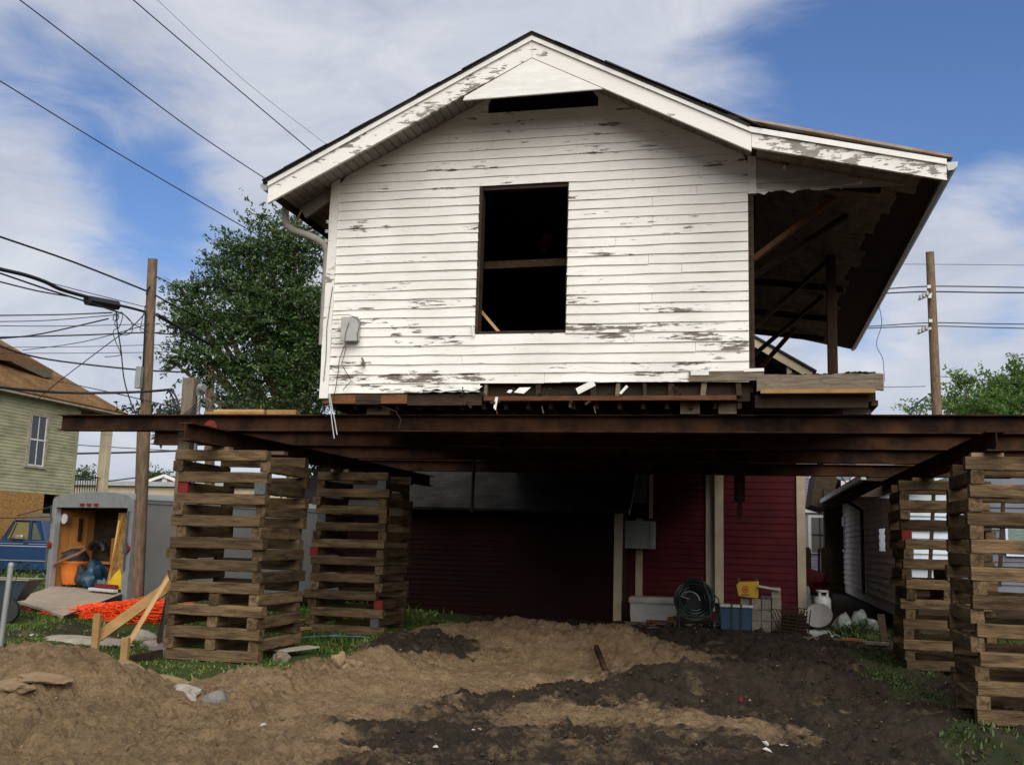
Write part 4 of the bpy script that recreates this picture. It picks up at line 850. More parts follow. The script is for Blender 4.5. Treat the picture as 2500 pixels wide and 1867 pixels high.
for pts, l, r_ in (([(2080,712),(2180,704),(2275,699),(2400,700),(2560,703)],'topmost dark wire passing the right pole',.014),([(2080,722),(2180,715),(2275,712),(2400,714),(2560,715)],'second dark wire passing the right pole',.016),
      ([(2000,806),(2150,795),(2275,788),(2400,790),(2560,792)],'third wire passing the right pole, over the lower bracket',.012),([(1850,815),(2150,800),(2275,796),(2400,799),(2560,803)],'fourth wire passing the right pole, lowest of the four',.012),
      ([(2190,645),(2350,646),(2560,648)],'faint thin wire highest across the right pole',.006),([(2110,946),(2260,943)],'faint wire left of the lower right pole',.008),([(2286,918),(2400,928),(2560,942)],'thin wire from the right pole down into the trees',.008)):
    wire(pts, r_, l, 23.2, 23.2)
wire([(2262,968),(2240,985),(2222,1012)], .02, 'upper of two guy cables at the foot of the right pole', 23, 21)
wire([(2264,972),(2255,990),(2245,1012)], .016, 'lower of two guy cables at the foot of the right pole', 23, 21)
wire([(2142,735),(2150,765),(2152,795),(2141,830),(2142,850),(2155,875),(2158,905),(2160,932)], .0045, 'thin crooked vine hanging from the right porch gutter', 15.5, 15.5, 'vine', 'hanging_vine', group=None)
# ------------------------------------------------------------------ green house at the left
GX = -24.5
GH = thing('green_house', 'raised mint green clapboard house with brown shingle roof at left edge', 'house', (GX-3, 29, .1))
GW = AX(75,1010,GX); GWb = AX(105,1135,GX); winG = (25.45, 26.35, 3.35, 4.95)
w0 = AX(84,1010,GX); w1 = AX(104,1015,GX); print('green win', AX(76,1015,GX), AX(112,1020,GX), AX(62,1130,GX), AX(98,1133,GX))
wl, wr = AX(73,1004,GX)[1], AX(122,1010,GX)[1]; wl2, wr2 = AX(57,1139,GX)[1], AX(108,1142,GX)[1]
wy0, wy1 = (wl+wl2)/2, (wr+wr2)/2; wz1 = AX(97,1008,GX)[2]; wz0 = AX(84,1139,GX)[2]
GY1 = 33.8; mb = MB(); lapwall(mb, 14, GY1, 2.75, 6.1, .116, lambda u, o, z: (GX+o, u, z), [(wy0,wy1,wz0,wz1)], None, 21, 2.)
mb.build('clapboard_wall', GREENW, GH)
MB().box(GX-8,GX-.01,14,GY1,2.75,6.15).build('house_body', material('mint_dull', (.25,.28,.18), (.2,.2,.13), .9), GH)
MB().box(GX-.0,GX+.03,GY1-.12,GY1+.02,2.7,6.1).build('corner_board', GREENW, GH)
MB().box(GX+.001,GX+.03,14,GY1,5.95,6.2).build('frieze_board', GREENW, GH)
OLDW = material('old_cream_frame', (.45,.40,.30), (.25,.19,.13), .85, 6)
wf = MB(); fw_ = .13
wf.box(GX+.01,GX+.05,wy0,wy0+fw_,wz0,wz1).box(GX+.01,GX+.05,wy1-fw_,wy1,wz0,wz1).box(GX+.01,GX+.05,wy0+fw_,wy1-fw_,wz1-fw_,wz1).box(GX+.01,GX+.08,wy0-.03,wy1+.03,wz0-.05,wz0+.03)
wfo = wf.build('window', OLDW, GH)
m_ = (wz0+wz1)/2; sa = MB(); a_, b_ = wy0+fw_, wy1-fw_
sa.box(GX+.0,GX+.03,a_,a_+.04,wz0+.03,wz1-fw_).box(GX,GX+.03,b_-.04,b_,wz0+.03,wz1-fw_).box(GX,GX+.035,a_+.04,b_-.04,m_-.03,m_+.02).box(GX,GX+.03,(a_+b_)/2-.012,(a_+b_)/2+.012,wz0+.03,m_-.03).box(GX,GX+.03,(a_+b_)/2-.012,(a_+b_)/2+.012,m_+.02,wz1-fw_).box(GX,GX+.03,a_+.04,b_-.04,wz0+.03,wz0+.07)
sa.build('sash', CLEANW, wfo)
MB().box(GX-.002,GX+.012,a_,b_,wz0,wz1-.05).build('pane', GLASS, wfo)
# roof: slope facing us with hip at the street end
def rf(name, poly, m, ua, va, par, th=.06):
    v = [Vector(q_) for q_ in poly]; n_ = (v[1]-v[0]).cross(v[2]-v[0]).normalized()
    if n_.z < 0: n_ = -n_
    k = len(v); mb = MB().add(v+[q_-n_*th for q_ in v], [tuple(range(k)), tuple(range(2*k-1,k-1,-1))]+[(i,(i+1)%k,k+(i+1)%k,k+i) for i in range(k)])
    o = mb.build(name, m, par); roofplane(o, ua, va); return o
ex, ez = GX+.35, 6.15
rp = AX(0,845,GX-2.2); print('roof pt', rp, AX(290,1003,ex), AX(130,925,GX-2))
pE = AX(292,1004,ex); ridge_x = GX-5; rz_ = 9.8
rf('roof', [(ex,12,ez),(ex,36.3,ez),(ridge_x,31.5,rz_),(ridge_x,12,rz_)], BROWNSH, (0,1,0), (-.8,0,.6), GH)
rf('roof', [(ex,36.3,ez+.001),(GX-9,36.3,ez+.001),(ridge_x,31.5,rz_)], BROWNSH, (1,0,0), (0,-.8,.6), GH)
# upper roof piece
q1 = AX(0,845,GX-1.0); q2 = AX(130,903,GX-1.0); q3 = AX(28,882,GX-1.0)
MB().add([tuple(AX(-60,810,GX-1)),tuple(q2),tuple(AX(126,918,GX-1)),tuple(AX(110,914,GX-1)),tuple(AX(28,882,GX-1)),tuple(AX(-60,870,GX-1))]+[tuple(AX(a2,b2,GX-1)-np.array([3.0,0,-.9])) for a2,b2 in ((-60,810),(130,903),(126,918),(110,914),(28,882),(-60,870))],
   [(0,1,2,3,4,5),(11,10,9,8,7,6)]+[(i,(i+1)%6,6+(i+1)%6,6+i) for i in range(6)]).build('dormer_roof', material('dormer_brown', (.24,.13,.065), (.15,.08,.04), .95, 9, bump=.5), GH)
MB().add([tuple(AX(a2,b2,GX-.9)) for a2,b2 in ((28,883),(128,908),(126,921),(108,921))]+[tuple(AX(a2,b2,GX-.9)-np.array([1.,0,0])) for a2,b2 in ((28,883),(128,908),(126,921),(108,921))], [(0,1,2,3),(7,6,5,4),(0,4,5,1),(1,5,6,2),(2,6,7,3),(3,7,4,0)]).build('dormer_fascia', material('dull_tan', (.17,.15,.10), (.1,.09,.06), .9), GH)
MB().box(GX-.1,ex,12,36.3,ez-.12,ez-.06).build('soffit', OLDW, GH)
# porch column and railing
pc = AX(250,1190,GX); cy_ = pc[1]; MB().box(GX-.18,GX+.14,cy_-.16,cy_+.16,2.7,5.4).box(GX-.2,GX+.16,cy_-.2,cy_+.2,5.4,5.6).box(GX-.16,GX+.12,cy_-.14,cy_+.14,5.6,6.1).box(GX-.19,GX+.15,cy_-.17,cy_+.17,5.2,5.26).build('porch_column', CREAM, GH, bevel=.015)
mb = MB(); y = GY1+.1
while y < cy_-.2: mb.bar((GX,y,2.8),(GX,y,3.55),.022,.022); y += .15
mb.bar((GX,GY1+.05,3.5),(GX,cy_-.2,3.5),.03,.03); mb.build('iron_railing', BLACK, GH)
MB().box(GX-6,GX,GY1,36.2,2.65,2.78).build('porch_deck', OLDW, GH)
MB().box(GX-.03,GX+.02,14,32.2,.4,2.74).build('plywood_skirt', OSB, GH)
for y in (32.9, 33.5): MB().box(GX-.1,GX,y,y+.14,0,2.7).build('cripple_stud', TREAT, GH)
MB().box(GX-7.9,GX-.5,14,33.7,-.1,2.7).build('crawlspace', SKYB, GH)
MB().box(GX-.4,GX-.1,14.1,36,-.2,.5).build('foundation', CONC, GH)
MB().box(GX-.12,GX-.05,33.1,33.4,.9,2.0).build('panel_gap', WHITEW, GH)
# ------------------------------------------------------------------ far background at the left
def simplebox(name, a_, b_, m, label, cat): return tag(recenter(MB().box(a_[0],b_[0],a_[1],b_[1],a_[2],b_[2]).build(name, m)), label, cat)
c = AD(180,1215,62); d = AD(560,1215,58); CW_ = thing('long_cream_building', 'low long cream building far behind the trailer', 'building', ((c[0]+d[0])/2,(c[1]+d[1])/2,0))
zt_ = AD(300,1184,60)[2]
mb = MB().bar((c[0],c[1],zt_/2-.3),(d[0]+6,d[1]+1,zt_/2-.3),6,zt_+.6); mb.build('wall', CREAM, CW_)
MB().bar((c[0],c[1]-.1,zt_),(d[0]+6,d[1]+.9,zt_),6.3,.25).build('parapet', material('parapet_grey', (.4,.42,.42), (.3,.3,.3)), CW_)
c = AD(402,1185,95); gb = thing('grey_gabled_house', 'small grey gabled house with white trim on the far horizon', 'house', (c[0],c[1],0))
w = 1.28*1; hw = 2.5; zp = AD(400,1163,95)[2]; ze = AD(400,1183,95)[2]
MB().prism([(c[0]-hw,0),(c[0]+hw,0),(c[0]+hw,ze),(c[0],zp),(c[0]-hw,ze)], c[1], c[1]+8).build('wall', material('slate_siding', (.17,.22,.24), (.14,.18,.2)), gb)
for s in (-1, 1): MB().bar((c[0]+s*(hw+.3),c[1]-.2,ze-.12),(c[0],c[1]-.2,zp+.08),.3,.25).build('rake_board', CLEANW, gb)
MB().box(c[0]-.25,c[0]+.25,c[1]-.1,c[1],ze+.2,ze+.9).build('gable_window', CLEANW, gb)
MB().add([(c[0],c[1]-.1,zp+.15),(c[0]+hw+.4,c[1]-.1,ze-.1),(c[0]+hw+.4,c[1]+8,ze-.1),(c[0],c[1]+8,zp+.15),(c[0],c[1]-.1,zp+.05),(c[0]+hw+.4,c[1]-.1,ze-.2),(c[0]+hw+.4,c[1]+8,ze-.2),(c[0],c[1]+8,zp+.05)],[(0,1,2,3),(7,6,5,4),(0,4,5,1),(1,5,6,2),(2,6,7,3),(3,7,4,0)]).build('roof', BROWNSH, gb)
# ------------------------------------------------------------------ trees
def tree(name, label, base, trunk_h, tr, blobs, nleaf, lsize, lm, seed=0, bark=None, cat='tree', branch=True, flat=1., trunk=True):
    rs = np.random.RandomState(seed); rr = random.Random(seed); o = thing(name, label, cat, base); b = np.array(base, float)
    if trunk:
        tm = MB(); top = b+np.array([0,0,trunk_h]); pts = [tuple(b+(top-b)*s+np.array([.08*math.sin(5*s),.06*math.cos(4*s),0])) for s in np.linspace(0,1,7)]
        tm.tube(pts, [tr*(1-.35*s) for s in np.linspace(0,1,7)], 10)
        if branch:
            for (cx_, cy2, cz, rx, ry, rz2) in blobs:
                e = np.array([cx_,cy2,cz]); mid = (top+e)/2+np.array([0,0,-.1*np.linalg.norm(e-top)]); tm.tube([tuple(top-np.array([0,0,.2])),tuple(mid),tuple(e)], [tr*.45,tr*.28,tr*.08], 6)
        tm.build('trunk', bark or POLEW, o, smooth=True)
    vol = np.array([q_[3]*q_[4]*q_[5] for q_ in blobs])**.8; cnt = (nleaf*vol/vol.sum()).astype(int); C = []; OUT = []
    for q_, n in zip(blobs, cnt):
        # sprigs: clusters of leaves near the shell of each clump
        ns = max(4, n//34); d = rs.normal(size=(ns,3)); d /= np.linalg.norm(d,axis=1)[:,None]; r_ = rs.uniform(.1,1.0,ns)**.6
        wob = 1+.22*np.sin(d[:,0]*5+seed)+.2*np.sin(d[:,1]*7+d[:,2]*5+seed*2)
        c = np.array(q_[:3])+d*np.array(q_[3:])*(r_*wob)[:,None]
        h = d+rs.normal(scale=.45, size=d.shape)+np.array([-.25,0,.0]); h[:,2] *= .45; h /= np.linalg.norm(h,axis=1)[:,None]
        tt = rs.uniform(-.5,1.,(ns,34,1)); sp = h[:,None,:]*tt*lsize*7.5*rs.uniform(.6,1.4,(ns,1,1)); jit = rs.normal(scale=lsize*1.15, size=(ns,34,3))*(1.15-tt*.6); jit[:,:,2] *= .6
        C.append((c[:,None,:]+sp+jit).reshape(-1,3)); OUT.append(np.repeat(h,34,0))
    C = np.concatenate(C); OUT = np.concatenate(OUT); n = len(C)
    a = rs.normal(size=(n,3))*.8+OUT*.6+np.array([0,0,.1]); a /= np.linalg.norm(a,axis=1)[:,None]; u = np.cross(a, rs.normal(size=(n,3))); u /= np.linalg.norm(u,axis=1)[:,None]
    s = lsize*rs.uniform(.45,1.25,n)[:,None]; w = np.cross(a,u)*.08
    V_ = np.stack([C-a*s, C+u*s*.42+w*s, C+a*s, C-u*s*.42+w*s],1)-b
    me = bpy.data.meshes.new('crown'); f = np.arange(n*4,dtype='i'); me.vertices.add(n*4); me.vertices.foreach_set('co', V_.astype('f').ravel()); me.loops.add(n*4); me.loops.foreach_set('vertex_index', f)
    me.polygons.add(n); me.polygons.foreach_set('loop_start', np.arange(0,n*4,4,dtype='i')); me.update(); me.materials.append(lm)
    co = bpy.data.objects.new('crown', me); COL.objects.link(co); co.parent = o; return o
OAK = leafmat('oak_leaves', [(.018,.042,.010),(.035,.075,.018),(.06,.115,.026),(.10,.165,.04)], .22)
BRT = leafmat('bright_leaves', [(.06,.12,.02),(.09,.18,.03),(.13,.24,.04)], .4)
DKL = leafmat('dark_leaves', [(.012,.028,.010),(.025,.05,.015),(.04,.075,.02)], .2)
def bl(px, py, d, rx, rz_, ry=None): c = AD(px, py, d); return (c[0],c[1],c[2],rx,ry or rx,rz_)
D1 = 21
oak = [bl(660,600,D1,.75,.55),bl(740,620,D1,.8,.6),bl(570,600,D1,.35,.3),bl(590,680,D1,.85,.55),bl(700,720,D1,1.1,.8),bl(480,720,D1,.45,.32),bl(440,700,D1,.28,.22),bl(520,790,D1,.95,.5),bl(440,790,D1,.4,.35),
       bl(640,800,D1,1.1,.7),bl(760,800,D1,.9,.8),bl(480,870,D1,.65,.38),bl(420,880,D1,.25,.2),bl(560,890,D1,.8,.4),bl(680,900,D1,.9,.5),bl(760,930,D1,.8,.6),bl(600,960,D1,.6,.3),bl(700,990,D1,.9,.4),bl(830,850,D1+1,1.2,1.2),
       bl(650,545,D1,.28,.2),bl(720,545,D1,.35,.25),bl(560,640,D1,.35,.28),bl(610,620,D1,.3,.3),bl(455,745,D1,.25,.2),bl(475,940,D1,.2,.2),bl(500,690,D1,.3,.16)]
oc = AD(720,1300,D1)
tree('oak_tree', 'big dark green live oak rising behind the left side of the white house', (oc[0],oc[1],.1), 3.4, .24, oak, 80000, .046, OAK, 3)
# foliage seen between and behind the cribs
c = AD(808,1300,24); tree('small_tree', 'dark slender tree behind the gap between the two left cribs', (c[0],c[1],0), 2.2, .09, [bl(800,1150,24,.7,.5),bl(790,1220,24,.35,.5),bl(820,1100,24,.9,.4),bl(775,1330,24,.4,.35),bl(810,1270,24,.25,.4)], 5000, .06, DKL, 5)
c = AD(205,1190,75); tree('distant_tree', 'round dark tree far off between the green house and its column', (c[0],c[1],0), 2, .2, [bl(205,1172,75,1.0,.7),bl(190,1180,75,.8,.5),bl(222,1178,75,.7,.5),bl(205,1155,75,.7,.4)], 2500, .11, OAK, 7)
c = AD(385,1190,110); tree('distant_tree', 'small far tree beside the grey gabled house', (c[0],c[1],0), 2, .2, [bl(378,1172,110,.8,.7),bl(388,1158,110,1.0,.3),bl(372,1160,110,.8,.5)], 1200, .16, OAK, 8)
RB = [bl(2330,975,34,.55,.45),bl(2360,940,34,.6,.45),bl(2420,960,34,.9,.7),bl(2400,990,34,1.2,.4),bl(2475,930,34,.6,.55),bl(2500,960,34,1,.8),bl(2478,892,34,.25,.25),bl(2352,930,34,.4,.35),bl(2310,985,34,.4,.35),bl(2450,1000,34,1.4,.5),bl(2545,930,34,.9,.8)]
c = AD(2420,1300,34); tree('bright_tree', 'light green leafy tree behind the right end of the front beam', (c[0],c[1],0), 3.6, .16, RB, 11000, .075, BRT, 9)
c = AD(2210,1300,36); tree('bright_tree', 'tiny green treetop just left of the right utility pole', (c[0],c[1],0), 3, .08, [bl(2228,990,36,.3,.2),bl(2218,1000,36,.3,.2)], 500, .06, BRT, 10)
c = AD(2360,1300,40); tree('bright_tree', 'darker green tree behind the light one at far right', (c[0],c[1],0), 3.2, .16, [bl(2500,985,40,1.5,.8),bl(2330,1000,40,.8,.35),bl(2440,1005,40,1,.4)], 4500, .09, OAK, 13)
for px, l in ((395,'low dark bush tip over the front beam left of the post'),(560,'green bush top over the beam below the oak')):
    c = AD(px,1010,19); tree('bush', l, (c[0],c[1],2.2), .3, .03, [bl(px,1012,19,.45,.22),bl(px+40,1010,19,.3,.2)], 900, .055, DKL, px, cat='bush', trunk=False)
c = AD(10,1405,26); tree('bush', 'low dark weeds under the blue pickup', (c[0],c[1],.0), .3, .03, [bl(10,1400,26,.7,.2),bl(88,1395,24,.25,.22)], 900, .05, DKL, 77, cat='bush', trunk=False)
# ------------------------------------------------------------------ red house behind
RH = thing('red_house', 'dark red clapboard house with cream trim behind the lifted house', 'house', (-3, 24, 0))
LWY = 21.3; MWY = 22.6
lx0, lx1 = -9.5, -2.52
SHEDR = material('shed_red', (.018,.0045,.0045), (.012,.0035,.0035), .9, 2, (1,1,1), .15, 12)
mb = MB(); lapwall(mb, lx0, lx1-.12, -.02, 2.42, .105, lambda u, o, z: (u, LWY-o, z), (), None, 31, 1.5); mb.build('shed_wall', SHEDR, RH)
MB().box(lx0,lx1-.01,LWY,MWY,-.3,2.4).box(lx0,1.1,MWY,MWY+5,-.3,5.0).build('house_body', DARKW, RH)
MB().box(lx1-.14,lx1+.02,LWY-.035,LWY+.1,-.2,2.42).build('corner_board', CREAM, RH)
MB().box(lx0,lx1+.0,LWY-.03,LWY,-.3,-.02).build('foundation', CONCG, RH)
rf('shed_roof', [(lx0-.2,LWY-.45,2.23),(lx1+.2,LWY-.45,2.23),(lx1+.2,MWY,3.35),(lx0-.2,MWY,3.35)], GREYSH, (1,0,0), (0,.86,.5), RH)
MB().add([(lx1+.2,LWY-.45,2.15),(lx1+.23,LWY-.45,2.15),(lx1+.23,MWY,3.27),(lx1+.2,MWY,3.27),(lx1+.2,LWY-.45,2.23),(lx1+.23,LWY-.45,2.23),(lx1+.23,MWY,3.35),(lx1+.2,MWY,3.35)],[(0,1,5,4),(1,2,6,5),(2,3,7,6),(3,0,4,7),(0,3,2,1),(4,5,6,7)]).build('shed_rake', TIN, RH)
mb = MB(); lapwall(mb, -2.5, -.66, 0, 5.0, .14, lambda u, o, z: (u, MWY-o, z), (), None, 32, 1.); mb.build('clapboard_wall', REDW, RH)
MB().box(-.85,-.665,MWY-.05,MWY+.02,.22,5.0).build('corner_board', material('grey_trim', (.45,.42,.33), (.38,.35,.28)), RH)
mb = MB(); lapwall(mb, -.48, 1.04, .2, 5.0, .145, lambda u, o, z: (u, MWY-.1-o, z), (), None, 33, 1.); mb.build('clapboard_wall', REDW, RH)
MB().box(-.66,-.48,MWY-.16,MWY+.02,.4,5.0).build('corner_board', CREAM, RH)
MB().box(1.03,1.2,MWY-.16,MWY+.2,.25,5.0).build('corner_board', CREAM, RH)
MB().box(-.48,1.05,MWY-.1,MWY,.0,5.0).box(1.05,1.15,MWY,MWY+9,0,4.9).build('house_side', DARKW, RH)
MB().box(-2.35,-2.2,MWY-.05,MWY,.0,3.3).build('door_trim', CREAM, RH)
# dark doorway panel with window, high on wall
c0 = AY(1530,1150,MWY-.1); c1 = AY(1600,1265,MWY-.1)
MB().box(c0[0],c1[0]-.12,MWY-.09,MWY-.03,c1[2],3.6).build('dark_door', SKYB, RH)
d0 = AY(1543,1150,MWY-.1); d1 = AY(1580,1228,MWY-.1); MB().box(d0[0]+.05,d1[0],MWY-.11,MWY-.091,d1[2],3.55).build('window_pane', material('dull_glass', (.10,.12,.11), (.08,.09,.09), .4), RH)
d0 = AY(1585,1150,MWY-.1); MB().box(d0[0],d0[0]+.08,MWY-.1,MWY-.03,c1[2],3.6).build('door_trim', CREAM, RH)
e0 = AY(1522,1270,MWY-.5); e1 = AY(1597,1340,MWY-.5)
bx = thing('utility_cabinet', 'pale grey metal cabinet hung on the red house beside the shed corner', 'cabinet', ((e0[0]+e1[0])/2,MWY-.3,e1[2]))
MB().box(e0[0]+.0,e1[0]-.0,MWY-.5,MWY-.1,e1[2],e0[2]).build('case', material('pale_cabinet', (.34,.36,.33), (.28,.3,.27), .6), bx, bevel=.01)
MB().box(e1[0]-.09,e1[0]-.03,MWY-.52,MWY-.501,e1[2]+.02,e0[2]-.02).build('door_edge', TIN, bx)
# gable
gz0 = 5.0; gr = AY(1985,915,MWY-.6); gl = AY(1845,835,MWY-.6); sl_ = (gl[2]-gr[2])/(gl[0]-gr[0]); rx_ = -2.2; rzz = gr[2]+sl_*(rx_-gr[0]); print('red gable', gr, gl, rzz)
MB().prism([(gr[0]-.35,4.9),(gr[0]-.25,gr[2]-.05),(rx_,rzz-.2),(rx_*2-gr[0],4.9)], MWY-.1, MWY+.05).build('gable_wall', REDW, RH)
for s in (1, -1):
    xe = gr[0] if s == 1 else 2*rx_-gr[0]
    MB().add([(xe,MWY-.6,gr[2]-.12),(rx_,MWY-.6,rzz-.12),(rx_,MWY-.6,rzz+.08),(xe,MWY-.6,gr[2]+.08),(xe,MWY-.56,gr[2]-.12),(rx_,MWY-.56,rzz-.12),(rx_,MWY-.56,rzz+.08),(xe,MWY-.56,gr[2]+.08)],[(0,1,2,3),(7,6,5,4),(0,4,5,1),(1,5,6,2),(2,6,7,3),(3,7,4,0)]).build('rake_board', CREAM, RH)
    rf('roof', [(xe+.08*s,MWY-.65,gr[2]+.09),(rx_,MWY-.65,rzz+.12),(rx_,30,rzz+.12),(xe+.08*s,30,gr[2]+.09)], GREYSH, (0,1,0), (-.8*s,0,.6), RH, .04)
MB().box(gr[0]-.02,gr[0]+.12,MWY-.62,30,gr[2]-.1,gr[2]+.03).build('gutter', REDP, RH)
c = AY(1926,905,MWY-.3); MB().box(c[0]-.05,c[0]+.05,MWY-.56,MWY-.1,c[2]-.3,c[2]+.1).build('gable_bracket', CREAM, RH)
tag(recenter(MB().box(-2.6,1.4,19.2,21.2,-.1,.035).build('concrete_path', CONC)), 'narrow concrete slab in front of the red house carrying the coolers', 'concrete slab')
# ------------------------------------------------------------------ grey-pink house, right middle
PH = thing('clapboard_cottage', 'grey-pink clapboard cottage with dark eaves behind the rear right crib', 'house', (5, 28, .2))
PX = 2.9
hw_ = [(26.3,27.0,1.5,2.6)]
y_a = AX(2097,1436,PX)[1]
w1a, w1b = AX(2163,1300,PX)[1], AX(2148,1300,PX)[1]; wz = (AX(2155,1345,PX)[2], AX(2155,1290,PX)[2])
mb = MB(); lapwall(mb, 20.6, 37.5, .57, 3.0, .15, lambda u, o, z: (PX-o, u, z), [(w1a,w1b,wz[0],wz[1])], None, 41, 1.2, .035, .004); mb.build('clapboard_wall', PINKW, PH)
MB().box(PX+.001,PX+.12,20.65,37.5,.3,3.0).box(PX+.1,8,21.6,37.4,.3,2.9).build('house_body', PINKW, PH)
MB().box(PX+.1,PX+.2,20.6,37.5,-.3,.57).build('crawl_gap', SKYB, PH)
MB().box(PX-.02,PX+.0,w1a,w1b,wz[0],wz[1]).build('window', GLASS, PH)
for py_a, py_b, px1 in ((1262,1345,2062),(1270,1310,2031)):
    a_ = AX(px1,py_a,PX); b_ = AX(px1,py_b,PX); MB().box(PX-.06,PX-.02,a_[1]-.35,a_[1]+.35,b_[2],a_[2]).build('window', WHITEW, PH)
    MB().box(PX-.07,PX-.061,a_[1]-.28,a_[1]+.28,b_[2]+.05,b_[2]+.75).build('window_screen', GLASS, PH)
# eave + roof
E0 = AX(2036,1227,2.45); E1 = AX(2122,1193,2.45); print('eave', E0, E1)
MB().box(2.3,PX,21.2,33.,2.93,3.0).build('soffit', DARKW, PH)
rf('roof', [(2.28,21.2,3.02),(2.28,33,3.02),(6,33,4.6),(6,21.2,4.6)], TANSH, (0,1,0), (.9,0,.4), PH)
MB().box(2.2,2.3,21.2,33.,2.95,3.07).build('gutter', TIN, PH)
dy = AX(2103,1300,PX-.12)[1]; MB().tube([(2.26,dy-1.,2.95),(2.35,dy-.6,2.78),(PX-.1,dy,2.55),(PX-.1,dy,.5)], .045, 8).build('downspout', GREYP, PH)
# taller rear wing with a dark rake
MB().box(PX-.02,7,33.5,41,.2,5.6).build('rear_wing', PINKW, PH)
mb = MB().add([tuple(AY(a2,b2,33.2)) for a2,b2 in ((1992,1150),(2052,1150),(2022,1245),(1980,1232))]+[tuple(AY(a2,b2,33.2)+np.array([0,3.5,0])) for a2,b2 in ((1992,1150),(2052,1150),(2022,1245),(1980,1232))],[(0,1,2,3),(7,6,5,4),(0,4,5,1),(1,5,6,2),(2,6,7,3),(3,7,4,0)]); mb.build('rear_eave', DARKW, PH)
a_ = AY(2012,1240,33.1); b_ = AY(2030,1460,33.1); MB().box(a_[0]-.0,PX-.02,33.1,33.6,-.2,a_[2]+.6).build('rear_corner', DARKW, PH)
# roof dish + vent
DH = thing('satellite_dish', 'grey satellite dish mounted on the cottage roof', 'satellite dish', tuple(AY(2072,1210,26)))
def dish(par, c, r_, n_, m=TIN):
    mb = MB(); prof = [(r_*s, -.22*r_*(1-s*s)) for s in (.02,.3,.6,.85,1)]+[(r_*.98,.02),(r_*.6,-.22*r_*.64+.03),(.02*r_,-.22*r_+.04)]; mb.lathe(prof, (0,0,0), 24)
    q_ = Vector(n_).normalized().to_track_quat('Z','Y').to_matrix().to_4x4(); mb.xf(Matrix.Translation(c) @ q_); return mb.build('dish', m, par, smooth=True)
c = Vector(AY(2066,1150,26)); dish(DH, c, .28, (-.5,-.7,.5), material('dish_grey', (.20,.24,.26), (.16,.2,.22), .5)); MB().tube([tuple(c+Vector((0,.1,0))),tuple(AY(2080,1180,26)),tuple(AY(2072,1205,26))], .03, 8).build('mast', TIN, DH); MB().tube([tuple(AY(2052,1160,25.9)),tuple(AY(2068,1182,25.8))], .015, 6).build('feed_arm', BLACK, DH)
# lavender house beyond
LV = thing('lavender_house', 'lavender house with white window trim in the gap beside the red house', 'house', (3, 42, 0))
a_ = AY(1955,1100,40); b_ = AY(2060,1500,40)
mb = MB(); lapwall(mb, a_[0]-1, b_[0]+4, 0, 6.5, .13, lambda u, o, z: (u, 40-o, z), (), None, 51, 3.); mb.build('siding', LAVW, LV); MB().box(a_[0]-1,b_[0]+4,40.01,44,0,6.5).build('house_body', LAVW, LV)
def fr(x0_, y0_, x1_, y1_, yy, m, name, par, th=.08, inset=0):
    p0 = AY(x0_,y1_,yy); p1 = AY(x1_,y0_,yy); return MB().box(p0[0],p1[0],yy-th,yy-inset,p0[2],p1[2]).build(name, m, par)
fr(1960,1239,2035,1251,40,CLEANW,'band_board',LV,.12,.03)
w_ = fr(1974,1258,2040,1350,40,CLEANW,'window',LV,.09,.03); p0 = AY(1981,1347,40); p1 = AY(2040,1264,40); MB().box(p0[0],p1[0]+.3,39.89,39.908,p0[2],p1[2]).build('pane', GLASSG, w_)
xm = AY(2001,1300,40)[0]; zm = AY(2001,1305,40)[2]; MB().box(xm-.02,xm+.02,39.86,39.889,p0[2],p1[2]).box(p0[0],p1[0]+.3,39.86,39.889,zm-.02,zm+.02).build('muntin', BLACK, w_)
w_ = fr(1975,1140,1995,1198,40,CLEANW,'window',LV,.09,.03); p0 = AY(1982,1192,40); p1 = AY(1994,1140,40); MB().box(p0[0],p1[0],39.89,39.908,p0[2],p1[2]).build('pane', GLASSG, w_)
# picket fence
FN = thing('picket_fence', 'dark wooden picket fence between the red house and the cottage', 'fence', (1.9, 27.5, 0))
for px0, px1 in ((1963,1980),(1996,2002),(2004,2016),(2018,2030)):
    a_ = AY(px0,1335,27.5); b_ = AY(px1,1335,27.5); MB().box(a_[0],b_[0],27.5,27.53,-.1,a_[2]-.04).box(a_[0]+.03,b_[0]-.03,27.5,27.53,a_[2]-.04,a_[2]).build('picket', DARKW, FN)
MB().box(1.3,2.2,27.54,27.58,.5,.6).build('rail', DARKW, FN)
